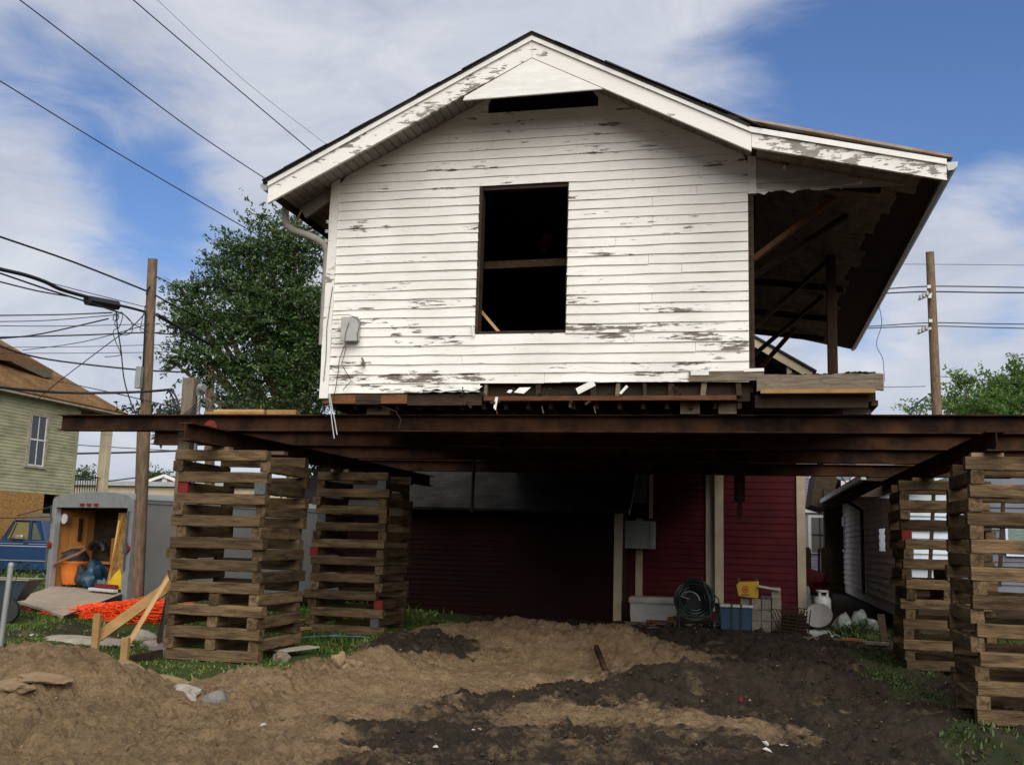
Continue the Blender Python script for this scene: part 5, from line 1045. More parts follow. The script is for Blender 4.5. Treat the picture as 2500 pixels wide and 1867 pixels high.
# white house at far right
WH = thing('white_house', 'white sided house with dark porch posts seen through the right cribs', 'house', (6, 20.6, 0))
mb = MB(); lapwall(mb, 2.98, 4.3, 1.28, 2.95, .14, lambda u, o, z: (u, 20.55-o, z), (), None, 61, 3., .045); mb.build('siding', WHITEW, WH)
mb = MB(); lapwall(mb, 4.3, 9, .9, 3.0, .14, lambda u, o, z: (u, 20.55-o, z), (), None, 62, 3., .03); mb.build('shaded_porch_wall', material('blue_grey_shade', (.16,.17,.20), (.12,.13,.15), .8, 2), WH)  # same white wall further right, with its shade put into the blue-grey colour
MB().box(2.99,9,20.56,20.64,.9,2.95).build('wall', WHITEW, WH); MB().box(3.0,9,20.66,21.2,-.2,1.28).build('underside_shade', DARKW, WH)  # the low dark panel stands in for shade in the open underside
mb = MB().add([tuple(AY(a2,b2,20.2)) for a2,b2 in ((2145,1215),(2255,1165),(2400,1100),(2400,1140),(2260,1180),(2175,1216))]+[tuple(AY(a2,b2,20.2)+np.array([0,.08,0])) for a2,b2 in ((2145,1215),(2255,1165),(2400,1100),(2400,1140),(2260,1180),(2175,1216))],[(0,1,2,3,4,5),(11,10,9,8,7,6)]+[(i,(i+1)%6,6+(i+1)%6,6+i) for i in range(6)]); mb.build('rake_board', WHITEW, WH)
MB().add([tuple(AY(a2,b2,20.1)) for a2,b2 in ((2150,1212),(2260,1160),(2400,1090),(2400,1060),(2100,1212))]+[tuple(AY(a2,b2,20.1)+np.array([0,.6,0])) for a2,b2 in ((2150,1212),(2260,1160),(2400,1090),(2400,1060),(2100,1212))],[(0,1,2,3,4),(9,8,7,6,5)]+[(i,(i+1)%5,5+(i+1)%5,5+i) for i in range(5)]).build('roof', TANSH, WH)
for px in (2281, 2400, 2452): 
    a_ = AY(px,1240,20.0); b_ = AY(px-14,1390,20.0); MB().bar((b_[0],20.0,b_[2]-.3),(a_[0],20.0,a_[2]+.3),.06,.06).build('porch_post', DARKW, WH)
for x_, wd in ((4.62,.85),(6.0,.7)):
    w_ = MB().box(x_,x_+wd,20.46,20.52,1.55,2.2).build('window', WHITEW, WH); MB().box(x_+.05,x_+wd-.05,20.44,20.459,1.6,2.15).build('pane', material('green_glass', (.14,.2,.18), (.1,.15,.14), .3), w_)
# ------------------------------------------------------------------ enclosed trailer
ta = np.array(AD(112,1432,17.7)); tb = np.array(AD(322,1450,16.2)); tang = math.atan2(tb[1]-ta[1], tb[0]-ta[0]); TW = 2.42; TH = 1.62; TF = .58; TL = 4.6
TR = thing('enclosed_trailer', 'grey enclosed cargo trailer with open rear and lowered ramp', 'trailer', (ta[0],ta[1],TF), tang)
def tb_(name, m, fn, par=None, **k):
    mb = MB(); fn(mb); return mb.build(name, m, par or TR, local=True, **k)
def arch(x): return TH-.13+.13*(1-(2*x/TW-1)**2)**.5 if 0 < x < TW else TH-.13
ap = [(TW*i/16, arch(TW*i/16)) for i in range(17)]
tb_('side_wall', TRAILG, lambda m: m.box(TW-.03,TW,.09,TL,-.12,TH-.13))
tb_('side_wall', TRAILG, lambda m: m.box(0,.03,.09,TL,-.12,TH-.13))
tb_('front_wall', TRAILG, lambda m: m.box(.03,TW-.03,TL-.04,TL,-.12,TH-.13))
tb_('roof', TRAILG, lambda m: m.prism([(x_, z_+.001) for x_, z_ in ap]+[(x_, z_-.035) for x_, z_ in ap[::-1]], .0, TL), smooth=True)
tb_('floor', RAMPM, lambda m: m.box(.03,TW-.03,.0,TL-.04,-.06,0))
hz_ = TH-.27
tb_('rear_frame', ALU, lambda m: (m.box(0,.12,-.02,.09,-.16,TH-.14), m.box(TW-.16,TW,-.02,.09,-.16,TH-.14), m.prism([(.0,hz_),(TW,hz_)]+[(x_, z_) for x_, z_ in ap[::-1]], -.018, .085), m.box(.12,TW-.16,-.025,.09,-.16,-.061)), bevel=.006)
for x_ in (.95,1.16,1.37): tb_('marker_lamp', REDP, lambda m: m.box(x_-.05,x_+.05,-.05,-.02,hz_+.03,hz_+.07))
for x_ in (.05, TW-.05): tb_('tail_lamp', REDP, lambda m: m.tube([(x_,-.05,.7),(x_,-.02,.7)], .055, 12))
tb_('tail_lamp', REDP, lambda m: m.tube([(TW+.03,.12,.66),(TW,.12,.66)], .05, 10))
tb_('latch_bar', GREYP, lambda m: (m.box(TW-.12,TW-.09,-.05,-.02,.35,1.3), m.box(TW-.15,TW-.06,-.055,-.02,.62,.8)))
tb_('hinge_bar', GREYP, lambda m: (m.box(-.05,-.01,-.03,.0,.3,.9), m.box(-.04,.04,-.035,-.005,1.1,1.2)))
tb_('trim_line', ALU, lambda m: m.box(TW,TW+.012,.09,TL,TH-.19,TH-.15))
tb_('roof_vent', GREYP, lambda m: m.box(TW-.8,TW-.3,1.5,1.9,TH-.04,TH+.05))
tb_('plywood_lining', PLY, lambda m: (m.box(.031,.05,.1,TL-.1,0,TH-.2), m.box(.05,TW-.05,TL-.08,TL-.045,0,TH-.2)))
tb_('plywood_lining', OSB, lambda m: m.box(TW-.05,TW-.031,.1,TL-.1,0,TH-.2))
tb_('osb_panel', OSB, lambda m: m.add([(1.62,.15,0),(2.24,.13,0),(2.24,.17,TH-.34),(1.70,.19,TH-.34),(1.62,.17,0),(2.24,.15,0),(2.24,.19,TH-.34),(1.70,.21,TH-.34)],[(0,1,2,3),(7,6,5,4),(0,4,5,1),(1,5,6,2),(2,6,7,3),(3,7,4,0)]))
tb_('deep_shade_panel', DARKW, lambda m: m.box(.051,1.5,.78,.81,.02,TH-.31))  # dark panel added to stand in for the shade deep inside the trailer
tb_('shelf_front', PLY, lambda m: (m.box(.06,1.15,.60,.775,.40,.44), m.box(.75,1.1,.70,.775,.44,.85), m.box(.06,.7,.62,.775,.02,.38)))
tb_('bright_plywood', material('bright_plywood', (.62,.27,.065), (.46,.17,.04), .6, 2.5, (5,5,.7), .1), lambda m: m.box(.052,.07,.34,.64,.3,1.2))
tb_('dark_ceiling', SKYB, lambda m: m.box(.06,TW-.06,.1,TL-.1,TH-.3,TH-.27))
tb_('wheel', BLACK, lambda m: m.tube([(TW-.2,2.3,-.28),(TW-.02,2.3,-.28)], .3, 20))
RL = AD(35,1462,16.6); RR = AD(156,1503,15.0); mi = wmat(TR).inverted(); l0 = mi @ Vector(tuple(RL)); l1 = mi @ Vector(tuple(RR)); print('ramp local', l0, l1)
tb_('ramp', RAMPM, lambda m: m.add([(.1,-.0,-.02),(TW-.14,-.0,-.02),tuple(l1),tuple(l0),(.1,0,-.06),(TW-.14,0,-.06),(l1[0],l1[1],l1[2]-.04),(l0[0],l0[1],l0[2]-.04)],[(0,1,2,3),(7,6,5,4),(0,4,5,1),(1,5,6,2),(2,6,7,3),(3,7,4,0)]))
tb_('ramp_edge', BLACK, lambda m: m.bar((TW-.13,-.0,-.045),(l1[0]+.02,l1[1],l1[2]-.03),.03,.07))
# contents
def TW_(x_, y_, z_): return tuple(wmat(TR) @ Vector((x_, y_, z_)))
VC = thing('shop_vacuum', 'orange and black shop vacuum in the left corner of the trailer', 'vacuum', TW_(.33,.30,0), tang); OR = material('orange_plastic', (.72,.20,.03), (.6,.15,.02), .45, 4, bump=0)
MB().lathe([(.17,.0),(.18,.02),(.21,.2),(.225,.36),(.235,.37),(.235,.40)], (0,0,.04), 20).build('tank', OR, VC, local=True, smooth=True)
MB().lathe([(.235,.40),(.23,.47),(.18,.55),(.1,.6),(.02,.61)], (0,0,.04), 20).build('motor_head', BLACK, VC, local=True, smooth=True)
MB().tube([(-.32,-.2,.36),(-.1,-.3,.38),(.12,-.28,.46),(.3,-.15,.56),(.28,.0,.64),(.1,.1,.68),(-.1,.0,.66),(-.28,-.1,.58)], .025, 8).build('hose', material('brown_hose', (.30,.12,.05), (.2,.08,.04), .5), VC, local=True, smooth=True)
for a2 in range(4): MB().lathe([(.03,0),(.03,.05)], (.16*math.cos(a2*1.57+.7),.16*math.sin(a2*1.57+.7),0), 8).build('caster', BLACK, VC, local=True)
o = MB().lump(TW_(.70,.30,.17), (.17,.17,.19), 3, .5, 5, .8).build('dark_bag', BLACK, smooth=True); tag(recenter(o), 'black bag leaning on the orange vacuum in the trailer', 'bag')
o = MB().lump(TW_(1.02,.32,.19), (.22,.2,.22), 3, .55, 6, .85).build('blue_bag', material('blue_tarp', (.008,.05,.09), (.005,.02,.035), .35, 5), smooth=True); tag(recenter(o), 'blue crumpled bag in the middle of the trailer floor', 'bag')
sh = tag(recenter(MB().add([TW_(x_,y_,z_) for x_,y_,z_ in ((1.72,.04,.05),(2.16,.04,.05),(2.08,.08,.26),(1.98,.10,.36),(1.86,.08,.26),(1.72,.06,.05),(2.16,.06,.05),(2.08,.10,.26),(1.98,.12,.36),(1.86,.10,.26))],[(0,1,2,3,4),(9,8,7,6,5),(0,5,6,1),(1,6,7,2),(2,7,8,3),(3,8,9,4),(4,9,5,0)]).build('shovel_blade', material('yellow_plastic', (.75,.52,.02), (.6,.4,.02), .4))), 'yellow plastic scoop blade standing at the right inside the trailer', 'scoop')
tag(recenter(MB().tube([TW_(1.76,.07,.1),TW_(1.84,.12,1.15)], .014, 8).build('yellow_pole', material('yellow_paint', (.8,.55,.12), (.7,.45,.1), .4))), 'long yellow tool handle leaning inside the trailer', 'tool handle')
br = thing('push_broom', 'push broom with wooden handle and dark red head in the trailer', 'broom', TW_(1.86,-.0,.05), tang)
MB().bar((-.3,-.02,.04),(.28,-.02,.04),.06,.06).build('head', REDP, br, local=True); MB().tube([(0,-.02,.06),(.10,.10,1.2)], .012, 8).build('handle', PLY, br, local=True)
tag(recenter(MB().bar(TW_(1.42,-.03,.025),TW_(2.15,-.04,.025),.1,.05).build('white_pipe', WHITEP, bevel=.01)), 'short pale board lying on the trailer sill below the broom', 'board')
tag(recenter(MB().lathe([(.001,0),(.09,0),(.09,.02),(.001,.025)], (0,0,0), 18).xf(Matrix.Translation(TW_(.20,.12,1.16)) @ Matrix.Rotation(tang,4,'Z') @ Matrix.Rotation(R(90),4,'X')).build('paper_plate', WHITEP)), 'small white round disc hanging high inside the trailer', 'disc')
tag(recenter(MB().box(-.03,.03,-.02,.02,0,.4).xf(Matrix.Translation(TW_(.10,.48,.78)) @ Matrix.Rotation(tang,4,'Z')).build('hanging_level', BLACK)), 'black bar tool hanging on the plywood panel in the trailer', 'tool')
tag(recenter(MB().tube([TW_(.45+.22*math.cos(a2*.5),.62,.62+.16*math.sin(a2*.5)) for a2 in range(7)], .05, 8).build('black_tool', BLACK, smooth=True)), 'dark curved machine part on the trailer shelf', 'machine')
# orange netting heap
def heap(pts, z_amp, label, mat_, n=900):
    rs = random.Random(8); mb = MB()
    for i in range(n):
        s = rs.random(); k = s*(len(pts)-1); j = min(int(k), len(pts)-2); f_ = k-j
        x_ = pts[j][0]+(pts[j+1][0]-pts[j][0])*f_; y_ = pts[j][1]+(pts[j+1][1]-pts[j][1])*f_; w = (pts[j][2]+(pts[j+1][2]-pts[j][2])*f_); hh = pts[j][3]+(pts[j+1][3]-pts[j][3])*f_
        u = rs.gauss(0,.4); x_ += rs.uniform(-.05,.05); yy = y_+u*w*.55+.15; z = GZ(x_,yy)+hh*max(0,1-u*u)*rs.uniform(.2,1); a2 = rs.uniform(0,6.28); L = rs.uniform(.08,.34)
        mb.tube([(x_,yy,z),(x_+L*.5*math.cos(a2),yy+L*.5*math.sin(a2),z+rs.uniform(-.02,.05)),(x_+L*math.cos(a2+.6),yy+L*math.sin(a2+.6),z+rs.uniform(-.03,.03))], .0055, 4, False)
    return tag(recenter(mb.build('safety_netting', mat_)), label, 'netting')
ON = material('orange_net', (.95,.12,.015), (.85,.07,.01), .5, 6, bump=0, island=.2)
hp = [(AD(140,1500,15.6),.35,.03),(AD(200,1492,15.4),.5,.10),(AD(260,1478,15.2),.5,.2),(AD(310,1468,15.1),.5,.26),(AD(360,1455,15.2),.5,.30),(AD(410,1450,15.3),.5,.30),(AD(425,1440,15.3),.4,.18)]
heap([(q_[0],q_[1],w,h) for q_, w, h in hp], .2, 'bright orange plastic safety netting heaped in front of the trailer', ON, 4200)
# base heap volume so it reads solid
# blue pickup
PK0 = AD(104,1400,33); pk = thing('pickup_truck', 'blue extended cab pickup parked behind the grey trailer', 'pickup', (PK0[0],PK0[1],.0), YAW+math.pi)
BLU = material('blue_car_paint', (.012,.045,.12), (.010,.035,.10), .25, 2, bump=0); CHR = material('chrome', (.7,.7,.7), (.6,.6,.6), .2, 5, bump=0, metallic=.9)
def tpk(name, m, fn, par=None, **k): mb = MB(); fn(mb); return mb.build(name, m, par or pk, local=True, **k)
# local x -> left in the picture, y -> towards the camera (rotated by pi): the visible flank is at y=0
zr = AD(60,1268,33)[2]; zs = AD(60,1318,33)[2]; zb_ = AD(60,1392,33)[2]; print('pickup z', zr, zs, zb_)
tpk('body', BLU, lambda m: (m.prism([(-2.6,zb_),(3.6,zb_),(3.6,zs-.18),(3.4,zs-.08),(1.45,zs),(-.0,zs),(-2.6,zs)], -1.85, 0.),), bevel=.04)
tpk('cab', BLU, lambda m: (m.prism([(.0,zs-.01),(.16,zs-.01),(.42,zr-.06),(.27,zr-.03)], -1.75, -.06), m.prism([(-.0,zs-.01),(.08,zs-.01),(.30,zr-.03),(.2,zr)], -1.75, -.04), m.prism([(.52,zs-.01),(.60,zs-.01),(.60,zr-.05),(.52,zr-.05)], -1.75, -.05), m.prism([(1.32,zs-.01),(1.42,zs-.01),(1.12,zr-.04),(1.05,zr-.04)], -1.75, -.05), m.prism([(.18,zr-.05),(1.14,zr-.05),(1.06,zr+.0),(.26,zr+.0)], -1.75, -.05)), bevel=.02)
tpk('side_window', material('dim_window', (.10,.12,.09), (.07,.08,.06), .2), lambda m: m.prism([(.14,zs+.02),(.5,zs+.02),(.5,zr-.08),(.3,zr-.08)], -.1, -.08))
tpk('side_window', material('olive_window', (.20,.17,.07), (.14,.12,.05), .2), lambda m: m.prism([(.62,zs+.02),(1.36,zs+.02),(1.08,zr-.08),(.62,zr-.08)], -.1, -.08))
tpk('windshield', GLASS, lambda m: m.prism([(1.43,zs),(1.5,zs),(1.16,zr-.05),(1.12,zr-.05)], -1.7, -.1))
tpk('window_divider', BLACK, lambda m: m.bar((1.2,-.06,zs),(1.02,-.06,zr-.1),.03,.02))
mr_ = tpk('mirror', CHR, lambda m: m.box(.72,.98,.03,.1,zs+.02,zs+.16), bevel=.03); tpk('mirror_arm', BLACK, lambda m: m.box(.98,1.1,-.02,.05,zs+.0,zs+.06))
tpk('pinstripe', material('stripe_white', (.5,.5,.52), (.4,.4,.4), .4), lambda m: (m.box(-2.6,3.6,.0,.006,zs-.2,zs-.18), m.box(-2.6,3.6,0,.006,zs-.12,zs-.11)))
tpk('rub_strip', material('tan_stripe', (.25,.24,.18), (.2,.2,.15)), lambda m: m.box(-2.6,3.6,0,.02,zb_+.30,zb_+.33))
for x_ in (-1.6, 2.6):
    wl_ = tpk('wheel', BLACK, lambda m: m.tube([(x_,-.25,.32),(x_,.01,.32)], .36, 24), smooth=True); tpk('rim', CHR, lambda m: m.tube([(x_,.0,.32),(x_,.02,.32)], .2, 18), wl_)
tpk('door_handle', BLACK, lambda m: m.box(.55,.72,.0,.03,zs-.11,zs-.07)); tpk('undercarriage', BLACK, lambda m: m.box(-2.5,3.5,-1.7,-.1,.25,zb_))
tpk('lumber_rack', BLACK, lambda m: (m.bar((-.0,-.2,zr-.1),(-.0,-.2,zr+.5),.05,.05), m.bar((-.2,-.3,zr+.12),(2.2,-.3,zr-.0),.04,.03), m.bar((0,-.2,zr+.45),(1.1,-.2,zr+.12),.03,.03)))
tag(recenter(MB().box(-.5,3.4,-2.6,-2.5,zr-.55,zr+.25).xf(wmat(pk)).build('grey_fence', GREYW)), 'grey board fence behind the blue pickup roof', 'fence')
# wheelbarrow at the left edge
wp = AD(28,1480,15.0); WB = thing('wheelbarrow', 'blue-grey wheelbarrow with red handles at the left edge', 'wheelbarrow', (wp[0],wp[1],GZ(wp[0],wp[1])), YAW)
zz = AD(28,1500,15)[2]-GZ(wp[0],wp[1])
def wbp(name, m, fn, par=None, **k): mb = MB(); fn(mb); return mb.build(name, m, par or WB, local=True, **k)
TUB = material('tub_blue_grey', (.05,.07,.09), (.035,.05,.065), .5)
wbp('tray', TUB, lambda m: m.add([(-.45,-.3,.58),(.32,-.26,.58),(.32,.26,.58),(-.45,.3,.58),(-.3,-.18,.28),(.12,-.15,.28),(.12,.15,.28),(-.3,.18,.28),(-.42,-.27,.57),(.29,-.23,.57),(.29,.23,.57),(-.42,.27,.57),(-.28,-.16,.30),(.10,-.13,.30),(.10,.13,.30),(-.28,.16,.30)],
   [(4,5,6,7),(0,1,5,4),(1,2,6,5),(2,3,7,6),(3,0,4,7),(12,13,14,15),(8,9,13,12),(9,10,14,13),(10,11,15,14),(11,8,12,15),(0,1,9,8),(1,2,10,9),(2,3,11,10),(3,0,8,11)]))
wbp('rim', material('tan_rim', (.3,.27,.2), (.2,.18,.14)), lambda m: m.tube([(-.46,-.3,.59),(.33,-.27,.59),(.33,.27,.59),(-.46,.3,.59),(-.46,-.3,.59)], .012, 6))
wbp('wheel', BLACK, lambda m: m.tube([(.08,-.32,.16),(.08,-.24,.16)], .17, 20))
wbp('handle', REDP, lambda m: m.bar((-.7,-.24,.34),(.22,-.30,.14),.04,.045)); wbp('handle', REDP, lambda m: m.bar((-.7,.2,.34),(.25,.1,.14),.04,.045))
# chain link post, guy
a_ = AD(27,1380,11.5); b_ = AD(3,1560,11.5); mb = MB().tube([(b_[0]-.02,b_[1],-.1),tuple(a_)], .03, 12); mb.lathe([(.034,0),(.034,.03),(.01,.045)], tuple(a_-np.array([0,0,.01])), 12)
tag(recenter(mb.build('fence_post', TIN, smooth=True)), 'thin galvanised metal fence post at the left edge', 'fence post')
wire([(62,1378),(45,1400),(30,1440),(25,1470)], .004, 'slack tie wire beside the metal fence post', 11.6, 11.5, group=None)
# ------------------------------------------------------------------ things by the red house
def ground_at(px, py, z=.04): return AZ(px, py, z)
FOAM = material('white_foam', (.55,.53,.51), (.36,.34,.32), .7, 3, bump=.1); CARD = material('brown_card', (.25,.12,.05), (.18,.09,.04), .9)
c = ground_at(1595,1520,.04); WF = thing('foam_cooler', 'long white foam cooler on the slab beside the shed corner', 'cooler', (c[0],c[1],.04))
k_ = 1.0; hw = (AY(1655,1500,c[1])[0]-AY(1532,1500,c[1])[0])/2; top = AY(1595,1458,c[1])[2]
MB().prism([(c[0]-hw*.93,.22),(c[0]-hw*.9,.05),(c[0]-hw*.3,.05),(c[0]-hw*.28,.10),(c[0]+hw*.55,.10),(c[0]+hw*.55,.16),(c[0]+hw*.85,.2),(c[0]+hw*.93,.35),(c[0]+hw*.93,top-.13),(c[0]-hw*.93,top-.13)], c[1], c[1]+.5).build('tub', FOAM, WF)
MB().box(c[0]-hw,c[0]+hw,c[1]-.04,c[1]+.54,top-.13,top).build('lid', FOAM, WF, bevel=.04)
MB().box(c[0]-hw*.85,c[0]+hw*.9,c[1]+.03,c[1]+.47,.035,.2).build('carton', CARD, WF)
c = ground_at(1697,1538,.04); HR = thing('hose_reel', 'dark green garden hose wound on a wheeled reel cart', 'hose reel', (c[0],c[1],.04)); HG = material('hose_green', (.010,.035,.028), (.006,.02,.018), .4, 5, bump=0)
zt_ = AY(1700,1410,c[1])[2]; rr_ = .40
for q_ in range(12):
    yy = c[1]+.08+.03*q_; r2 = (.36,.30,.335,.25,.345,.20)[q_ % 6]; MB().tube([(c[0]-.02+r2*math.cos(a2*math.pi/12),yy+.015*math.sin(a2),.58+r2*math.sin(a2*math.pi/12)) for a2 in range(25)], .022, 6).build('hose_coil', HG, HR, smooth=True)
MB().tube([(c[0]-.02,c[1]+.42,.58),(c[0]-.02,c[1]+.5,.58)], .33, 20).build('reel_drum', BLACK, HR)
MB().tube([(c[0]+.28,c[1]+.1,.75),(c[0]+.42,c[1]+.05,.62),(c[0]+.46,c[1]+.05,.42),(c[0]+.38,c[1]+.05,.2)], .014, 6).build('hose_tail', HG, HR, smooth=True)
MB().tube([(c[0]-.3,c[1],.05),(c[0]-.28,c[1],.6),(c[0]-.12,c[1],.98),(c[0]+.12,c[1],.98),(c[0]+.26,c[1],.6),(c[0]+.3,c[1],.05)], .018, 8).bar((c[0]-.3,c[1],.3),(c[0]+.3,c[1],.3),.03,.03).build('frame', BLACK, HR, smooth=True)
for s in (-.33,.33): MB().tube([(c[0]+s,c[1]-.03,.14),(c[0]+s*1.15,c[1]-.03,.14)], .14, 16).build('wheel', BLACK, HR)
MB().tube([(c[0]-.1,c[1]-.03,.6)]+[(c[0]-.1+.19*math.cos(2.6-a2*.35),c[1]-.03,.55+.19*math.sin(2.6-a2*.35)) for a2 in range(8)], .010, 6).build('crank', TIN, HR)
c = ground_at(1797,1540,.04); BC = thing('blue_cooler', 'blue cooler with white lid strapped shut beside the concrete blocks', 'cooler', (c[0],c[1],.04)); hw = (AY(1838,1500,c[1])[0]-AY(1757,1500,c[1])[0])/2; top = AY(1797,1476,c[1])[2]
CB = material('cooler_blue', (.008,.065,.15), (.006,.035,.08), .4, 3, bump=0)
MB().prism([(c[0]-hw*.94,.05),(c[0]+hw*.94,.05),(c[0]+hw,top-.05),(c[0]-hw,top-.05)], c[1], c[1]+.42).build('body', CB, BC, bevel=.02)
MB().box(c[0]-hw*1.03,c[0]+hw*1.03,c[1]-.02,c[1]+.44,top-.05,top).build('lid', WHITEP, BC, bevel=.015)
for s in (-.25, .22): MB().box(c[0]+s*hw*1.2,c[0]+s*hw*1.2+.03,c[1]-.028,c[1]+.45,.045,top+.006).build('strap', BLACK, BC)
MB().tube([(c[0]+hw,c[1]+.1,top-.18),(c[0]+hw+.05,c[1]+.1,top-.1),(c[0]+hw+.05,c[1]+.3,top-.1),(c[0]+hw,c[1]+.3,top-.18)], .01, 6).build('handle', WHITEP, BC)
# concrete blocks, two columns plus one taller
by = 19.9; BLK = material('concrete_block', (.30,.27,.21), (.2,.18,.14), .95, 14, bump=.6, vary=.15); bw = .185; bx0 = AY(1835,1500,by)[0]; 
cols = {0: (0,1,2), 1: (0,1,2,3), 2: (0,1,2,3)}
cw_ = (AY(1908,1500,by)[0]-bx0)/3
nm = {0:'left',1:'middle',2:'right'}; lv = ['bottom','second','third','top']
for q_, rows in {0:(0,1,2),1:(0,1,2),2:(0,1,2,3)}.items():
    for r2 in rows:
        x_ = bx0+q_*cw_; z_ = .04+r2*.20+(.015 if q_ == 2 else 0); mb = MB()
        mb.box(x_+.006,x_+cw_-.006,by,by+.39,z_,z_+.193)
        o = mb.build('concrete_block', BLK, bevel=.006); tag(recenter(o), f'pale concrete block, {lv[r2] if r2 < 3 else "top"} of the {nm[q_]} column of the stack', 'concrete block', 'stacked concrete blocks'); o.rotation_euler = (0,0,random.uniform(-.03,.03))
for x_ , zq, l in ((bx0-.20,.44,'concrete block under the yellow pail, left of the stack, upper'),(bx0-.0-.20,.24,'concrete block behind the blue cooler, under the upper one')):
    tag(recenter(MB().box(x_,x_+.18,by+.1,by+.45,zq,zq+.19).build('concrete_block', BLK, bevel=.006)), l, 'concrete block', 'stacked concrete blocks')
tag(recenter(MB().box(bx0-.20,bx0-.02,by+.1,by+.45,.04,.235).build('concrete_block', BLK, bevel=.006)), 'concrete block on the slab hidden behind the blue cooler', 'concrete block', 'stacked concrete blocks')
tag(recenter(MB().box(bx0+cw_,bx0+2*cw_-.005,by+.02,by+.4,.64,.70).build('foam_tray', GREYP)), 'dark thin slab on the middle block column under the white lid', 'slab')
l0_ = AY(1850,1431,by); l1_ = AY(1905,1441,by); tag(recenter(MB().bar((l0_[0],by+.15,l0_[2]),(l1_[0],by+.15,l1_[2]-.0),.4,.035,(0,0,1)).build('foam_sheet', FOAM, bevel=.015)), 'white foam lid lying tilted on top of the concrete blocks', 'lid')
# yellow mop pail lying on blocks
yc0 = AY(1800,1458,by); yc1 = AY(1853,1422,by); YP = thing('yellow_pail', 'yellow pail with round red emblem on top of the concrete blocks', 'pail', ((yc0[0]+yc1[0])/2,by+.1,yc0[2])); YEL = material('caution_yellow', (.66,.42,.03), (.55,.34,.02), .5, 3, bump=0)
MB().prism([(yc0[0]+.02,yc0[2]+.03),(yc1[0]-.02,yc0[2]-.01),(yc1[0]+.0,yc1[2]+.02),(yc0[0]+.03,yc1[2]+.0),(yc0[0]-.02,yc1[2]-.06)], by+.02, by+.3).build('body', YEL, YP, bevel=.012)
ec = ((yc0[0]*.62+yc1[0]*.38), (yc0[2]+yc1[2])/2+.01); EM = material('emblem_red', (.5,.10,.02), (.45,.08,.02), .6, 3, bump=0)
em = MB(); 
for a2 in range(20):
    t0, t1 = a2*math.pi/10, (a2+1)*math.pi/10; em.add([(ec[0]+.07*math.cos(t0),by+.017,ec[1]+.07*math.sin(t0)),(ec[0]+.07*math.cos(t1),by+.017,ec[1]+.07*math.sin(t1)),(ec[0]+.05*math.cos(t1),by+.017,ec[1]+.05*math.sin(t1)),(ec[0]+.05*math.cos(t0),by+.017,ec[1]+.05*math.sin(t0))],[(0,1,2,3)])
em.box(ec[0]-.03,ec[0]+.03,by+.012,by+.019,ec[1]-.035,ec[1]+.035); em.build('emblem', EM, YP)
tm = MB()
for q_ in range(7): tm.box(ec[0]-.075+q_*.022,ec[0]-.060+q_*.022,by+.012,by+.019,ec[1]-.105,ec[1]-.085)
tm.build('caution_lettering', BLACK, YP)
for s in (.05,.88): x_ = yc0[0]+(yc1[0]-yc0[0])*s; MB().tube([(x_,by+.15,yc1[2]-.02),(x_,by+.15,yc1[2]+.06)], [.012,.028], 8).build('caster', GREYP, YP)
# woven brown basket / lattice
c = ground_at(1940,1552,.04); LB = thing('wire_basket', 'brown crumpled lattice trap between the blocks and the dish', 'basket', (c[0],c[1],.04)); r_ = random.Random(4); mb = MB()
hwb = (AY(1975,1520,c[1])[0]-AY(1908,1520,c[1])[0])/2; hb = AY(1940,1480,c[1])[2]
for q_ in range(9):
    s = -1+q_/4; mb.bar((c[0]+s*hwb,c[1]+r_.uniform(0,.1),.05),(c[0]+s*hwb*.85+.08,c[1]+r_.uniform(0,.2),hb-r_.random()*.08),.018,.012); mb.bar((c[0]-hwb,c[1]-.01,.06+q_*hb/9),(c[0]+hwb,c[1]+.02,.06+q_*hb/9-.04),.012,.016); mb.bar((c[0]+s*hwb,c[1]-.01,.05),(c[0]+s*hwb-.2,c[1]+.1,hb-.05),.014,.012)
mb.build('lattice', DARKW, LB); MB().box(c[0]-hwb*.9,c[0]+hwb*.9,c[1]+.12,c[1]+.4,.04,hb*.7).build('crate_body', DARKW, LB)
# propane tank
c = AY(2008,1490,22.0); PT = thing('propane_tank', 'white propane cylinder with collar behind the dish', 'propane tank', (c[0],22.0,.1)); zc0, zc1 = AY(2008,1500,22)[2], AY(2008,1440,22)[2]; h_ = zc1-zc0; rt = .17
MB().lathe([(.10,.0),(.12,.02),(rt*.8,.05),(rt,.10),(rt,h_*.6),(rt*.85,h_*.72),(rt*.4,h_*.78),(.03,h_*.8)], (c[0],22.,zc0), 24).build('cylinder', WHITEP, PT, smooth=True)
mb = MB()
for s in (0,2.1,4.2): mb.box(c[0]+.10*math.cos(s)-.025,c[0]+.10*math.cos(s)+.025,22+.1*math.sin(s)-.01,22+.1*math.sin(s)+.01,zc0+h_*.74,zc1-.03)
mb.lathe([(.115,h_-.04),(.125,h_-.035),(.125,h_),(.11,h_),(.108,h_-.04)], (c[0],22.,zc0), 20); mb.build('collar', WHITEP, PT, smooth=True); MB().lathe([(.02,h_*.8),(.03,h_*.86),(.02,h_*.93)], (c[0],22.,zc0), 8).build('valve', BLACK, PT)
DG = thing('satellite_dish', 'pale satellite dish lying on the ground before the propane tank', 'satellite dish', tuple(AY(2000,1530,21.3))); c = Vector(AY(1998,1502,21.3)); dish(DG, c, .27, (-.25,-.8,.55), material('dish_pale', (.27,.26,.25), (.2,.19,.18), .5)); MB().tube([tuple(c+Vector((.05,.05,-.05))),tuple(c+Vector((.15,.1,-.28)))], .015, 6).build('arm', BLACK, DG)
BAG = material('bag_white', (.24,.26,.24), (.15,.17,.15), .45, 5, bump=.5); BAG2 = material('bag_grey', (.20,.22,.21), (.13,.14,.14), .4, 5, bump=.5)
